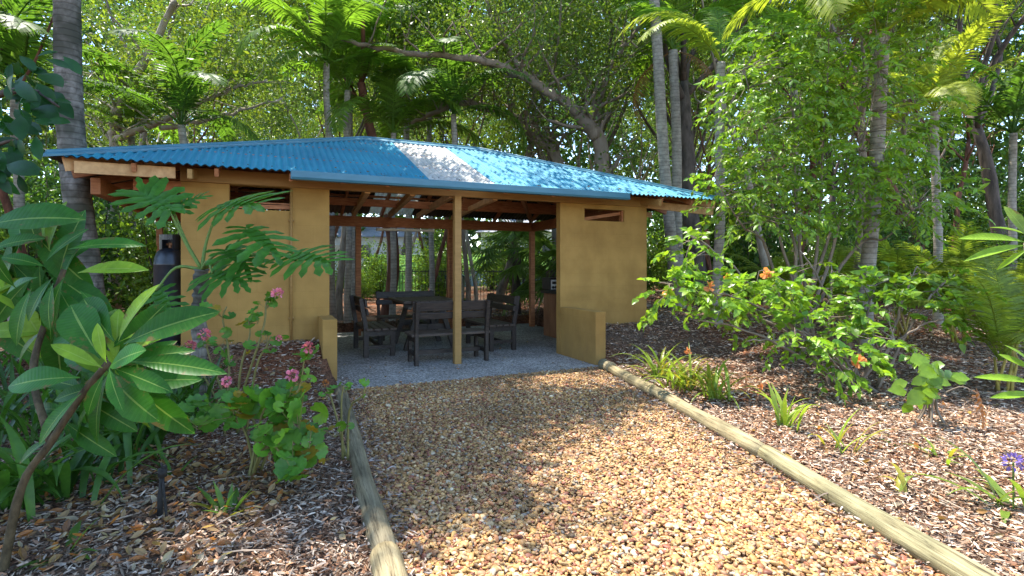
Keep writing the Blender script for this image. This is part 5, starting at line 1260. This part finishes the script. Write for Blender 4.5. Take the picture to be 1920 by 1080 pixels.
for k in range(34):
    cx, cy = rnd.gauss(1738, 26), rnd.gauss(712, 24); a = rnd.uniform(-.6, 3.7); L = rnd.uniform(26, 46); its.append(((cx, cy, cx + cos(a) * L, cy + sin(a) * L * .7, rnd.uniform(4.1, 4.4)), rnd.uniform(-.06, .06), rnd.uniform(1.5, 2.1)))
placed_leaves(pb2, its, LEAFM, M['leaf'], 'leaves', r, (.17, .29, .03), 71)
o = lobed(W(1832, 738, 4.2) - pb2, W(1852, 792, 4.15) - W(1832, 738, 4.2), (.5, -.7, .4), .25, (.38, .14, .03), 9, .4).build('dry_leaf', M['leaf'], r, True); o['label'] = 'dry orange curled leaf'

# ------------------------------------------------------------------ geraniums
def disc_leaf():
    V, U = [(0, 0, 0)], [(0, .0)]; n = 22
    for rr, z in ((.55, .10), (1.0, .22)):
        for k in range(n):
            a = k / n * 2 * pi * .93 + .22; sc_ = 1 + (.09 * cos(a * 9) if rr == 1 else 0)
            V.append((rr * sc_ * sin(a + 0) * .5, -rr * sc_ * cos(a) * .5, z * .5 + (.05 * cos(a * 9) if rr == 1 else 0))); U.append((sin(a) * rr, rr))
    Fs = [(0, 1 + k, 1 + k + 1, 0) for k in range(n - 1)]
    Q = [(1 + k, 1 + n + k, 1 + n + k + 1, 1 + k + 1) for k in range(n - 1)]
    T = [(0, 1 + k, 1 + k + 1) for k in range(n - 1)] + [(a, b, c) for a, b, c, d in Q] + [(a, c, d) for a, b, c, d in Q]
    return np.array(V), np.array(T), np.array(U)
DISC = disc_leaf()
def geranium(px, Y, stems, rosettes, flowers, label):
    b = gnd(px, Y); r = empty('geranium', label, 'plant', b, 0, 'pink geraniums left of the path'); t, c = MB(), MB()
    for S in stems:
        P = [np.array([rnd.gauss(0, .04), rnd.gauss(0, .04), -.03])] + [W(*k) - b for k in S]; limb(t, P, .009, .0045, 6, 4)
    for (qx, qy, qY, n, rad, s_) in rosettes:
        m = n; off = rg.normal(0, 1, (m, 3)) * rad * qY / F; P = W(qx, qy, qY) - b + off
        d = off + rdir(m) * .03; d[:, 2] *= .4; nn = rdir(m, .8) + np.array([0, -.75, .2]); cc = col3((.12, .29, .035), m, .3, .22); yl = rg.random(m) < .13; cc[yl] = np.array([.38, .27, .03]) * rg.uniform(.6, 1.1, (yl.sum(), 1))
        scatter(c, DISC, P, d, nn, s_ * 1.4 * rg.uniform(.6, 1.2, m), cc)
        for k in range(m): t.tube([W(qx, qy, qY) - b + np.array([0, .0, -.05]), P[k]], .002, 4, None, False)
    t_ = t.build('stems', M['stem'], r, True); a = t_.data.attributes['tint']; a.data.foreach_set('color', np.tile([.21, .19, .07, 1], len(a.data)).astype(np.float32))
    c.build('leaves', M['leaf'], r, True)
    for (qx, qy, qY, s_, col) in flowers:
        f = MB(); m = 40; d = rdir(m, .35); scatter(f, leafT((0, .5, 1), (.3, 1, .5), -.2, .1, .9), W(qx, qy, qY) - b + d * s_ * .6, d + rdir(m) * .5, rdir(m, .3), s_ * .6, col3(col, m, .25, .06)); f.build('flower', M['petal'], r)
PK, RD = (.80, .27, .46), (.66, .20, .30)
geranium(470, 3.2, [[(455, 800, 3.2), (400, 775, 3.2)], [(480, 800, 3.2), (440, 770, 3.15)], [(500, 800, 3.2), (560, 790, 3.1)], [(520, 820, 3.1), (580, 850, 3.05)], [(490, 780, 3.2), (525, 745, 3.2)], [(535, 760, 3.2), (560, 730, 3.2), (572, 665, 3.2)], [(530, 780, 3.2), (548, 715, 3.2)], [(500, 830, 3.0), (545, 875, 2.95)]],
    [(372, 790, 3.2, 9, 16, .075), (400, 760, 3.2, 12, 18, .08), (440, 765, 3.15, 16, 22, .08), (465, 740, 3.2, 8, 16, .075), (515, 760, 3.2, 16, 22, .078), (540, 745, 3.2, 12, 18, .075), (560, 795, 3.1, 18, 22, .08), (578, 840, 3.05, 14, 18, .08), (550, 870, 2.95, 10, 16, .085), (515, 835, 3.0, 12, 18, .075), (500, 800, 3.1, 8, 18, .075), (560, 705, 3.2, 6, 14, .06), (572, 660, 3.2, 5, 9, .055)],
    [(548, 704, 3.15, .035, PK), (578, 652, 3.15, .033, RD), (425, 716, 3.15, .03, PK)], 'bushy geranium with scalloped leaves at the left of the path')
geranium(440, 3.9, [[(430, 680, 3.9), (418, 600, 3.9), (425, 575, 3.9)], [(470, 690, 3.8), (495, 610, 3.8), (500, 565, 3.8), (516, 552, 3.8)], [(450, 700, 3.8), (468, 630, 3.8), (466, 600, 3.8)], [(480, 690, 3.8), (500, 650, 3.8), (508, 630, 3.8)], [(380, 700, 3.9), (350, 660, 3.9)], [(400, 690, 3.9), (383, 632, 3.9)]],
    [(416, 582, 3.9, 5, 9, .065), (415, 640, 3.9, 4, 12, .055), (500, 566, 3.8, 4, 7, .065), (466, 597, 3.8, 5, 9, .06), (484, 594, 3.8, 3, 7, .055), (503, 640, 3.8, 8, 14, .06), (385, 640, 3.9, 4, 9, .05), (430, 670, 3.9, 5, 20, .055), (350, 665, 3.9, 3, 8, .05)],
    [(520, 550, 3.78, .038, PK), (383, 627, 3.85, .04, PK), (357, 648, 3.85, .036, RD), (523, 634, 3.78, .02, RD)], 'tall leggy geranium with pink flower heads in front of the brown wall')
geranium(650, 3.6, [[(655, 770, 3.5), (680, 742, 3.4), (686, 716, 3.4)], [(625, 760, 3.6), (612, 725, 3.6)], [(640, 760, 3.5), (645, 722, 3.5)]],
    [(612, 735, 3.6, 4, 8, .05), (646, 722, 3.5, 4, 5, .035), (686, 715, 3.4, 2, 3, .04), (628, 805, 3.4, 5, 9, .045), (684, 742, 3.4, 1, 2, .03)], [(610, 718, 3.6, .022, (.4, .16, .06))], 'straggly bare geranium leaning over the weathered log')

# ------------------------------------------------------------------ irrigation riser
ib = gnd(300, 2.62); ir = empty('irrigation_riser', 'black irrigation riser with a drooping hose in the leaf litter', 'sprinkler', ib)
t = MB(); t.tube([(-.0, 0, -.05), (.0, 0, .1), (.012, 0, .215)], [.014, .012, .011], 8); t.tube([(.012, 0, .21), (.012, 0, .25)], [.02, .02], 8); t.build('riser', M['rust'], ir, True)
t = MB(); t.tube([(.02, -.01, .2), (.035, -.02, .12), (.05, -.03, .04), (.06, -.03, -.02)], .006, 6); t.build('hose', M['rust'], ir, True)
t = MB(); t.tube([(.012, 0, .245), (.03, 0, .262)], [.008, .006], 6); t.tube([(.012, 0, .25), (.0, .01, .275)], [.006, .005], 6); t.build('nozzle', M['rust'], ir, True)
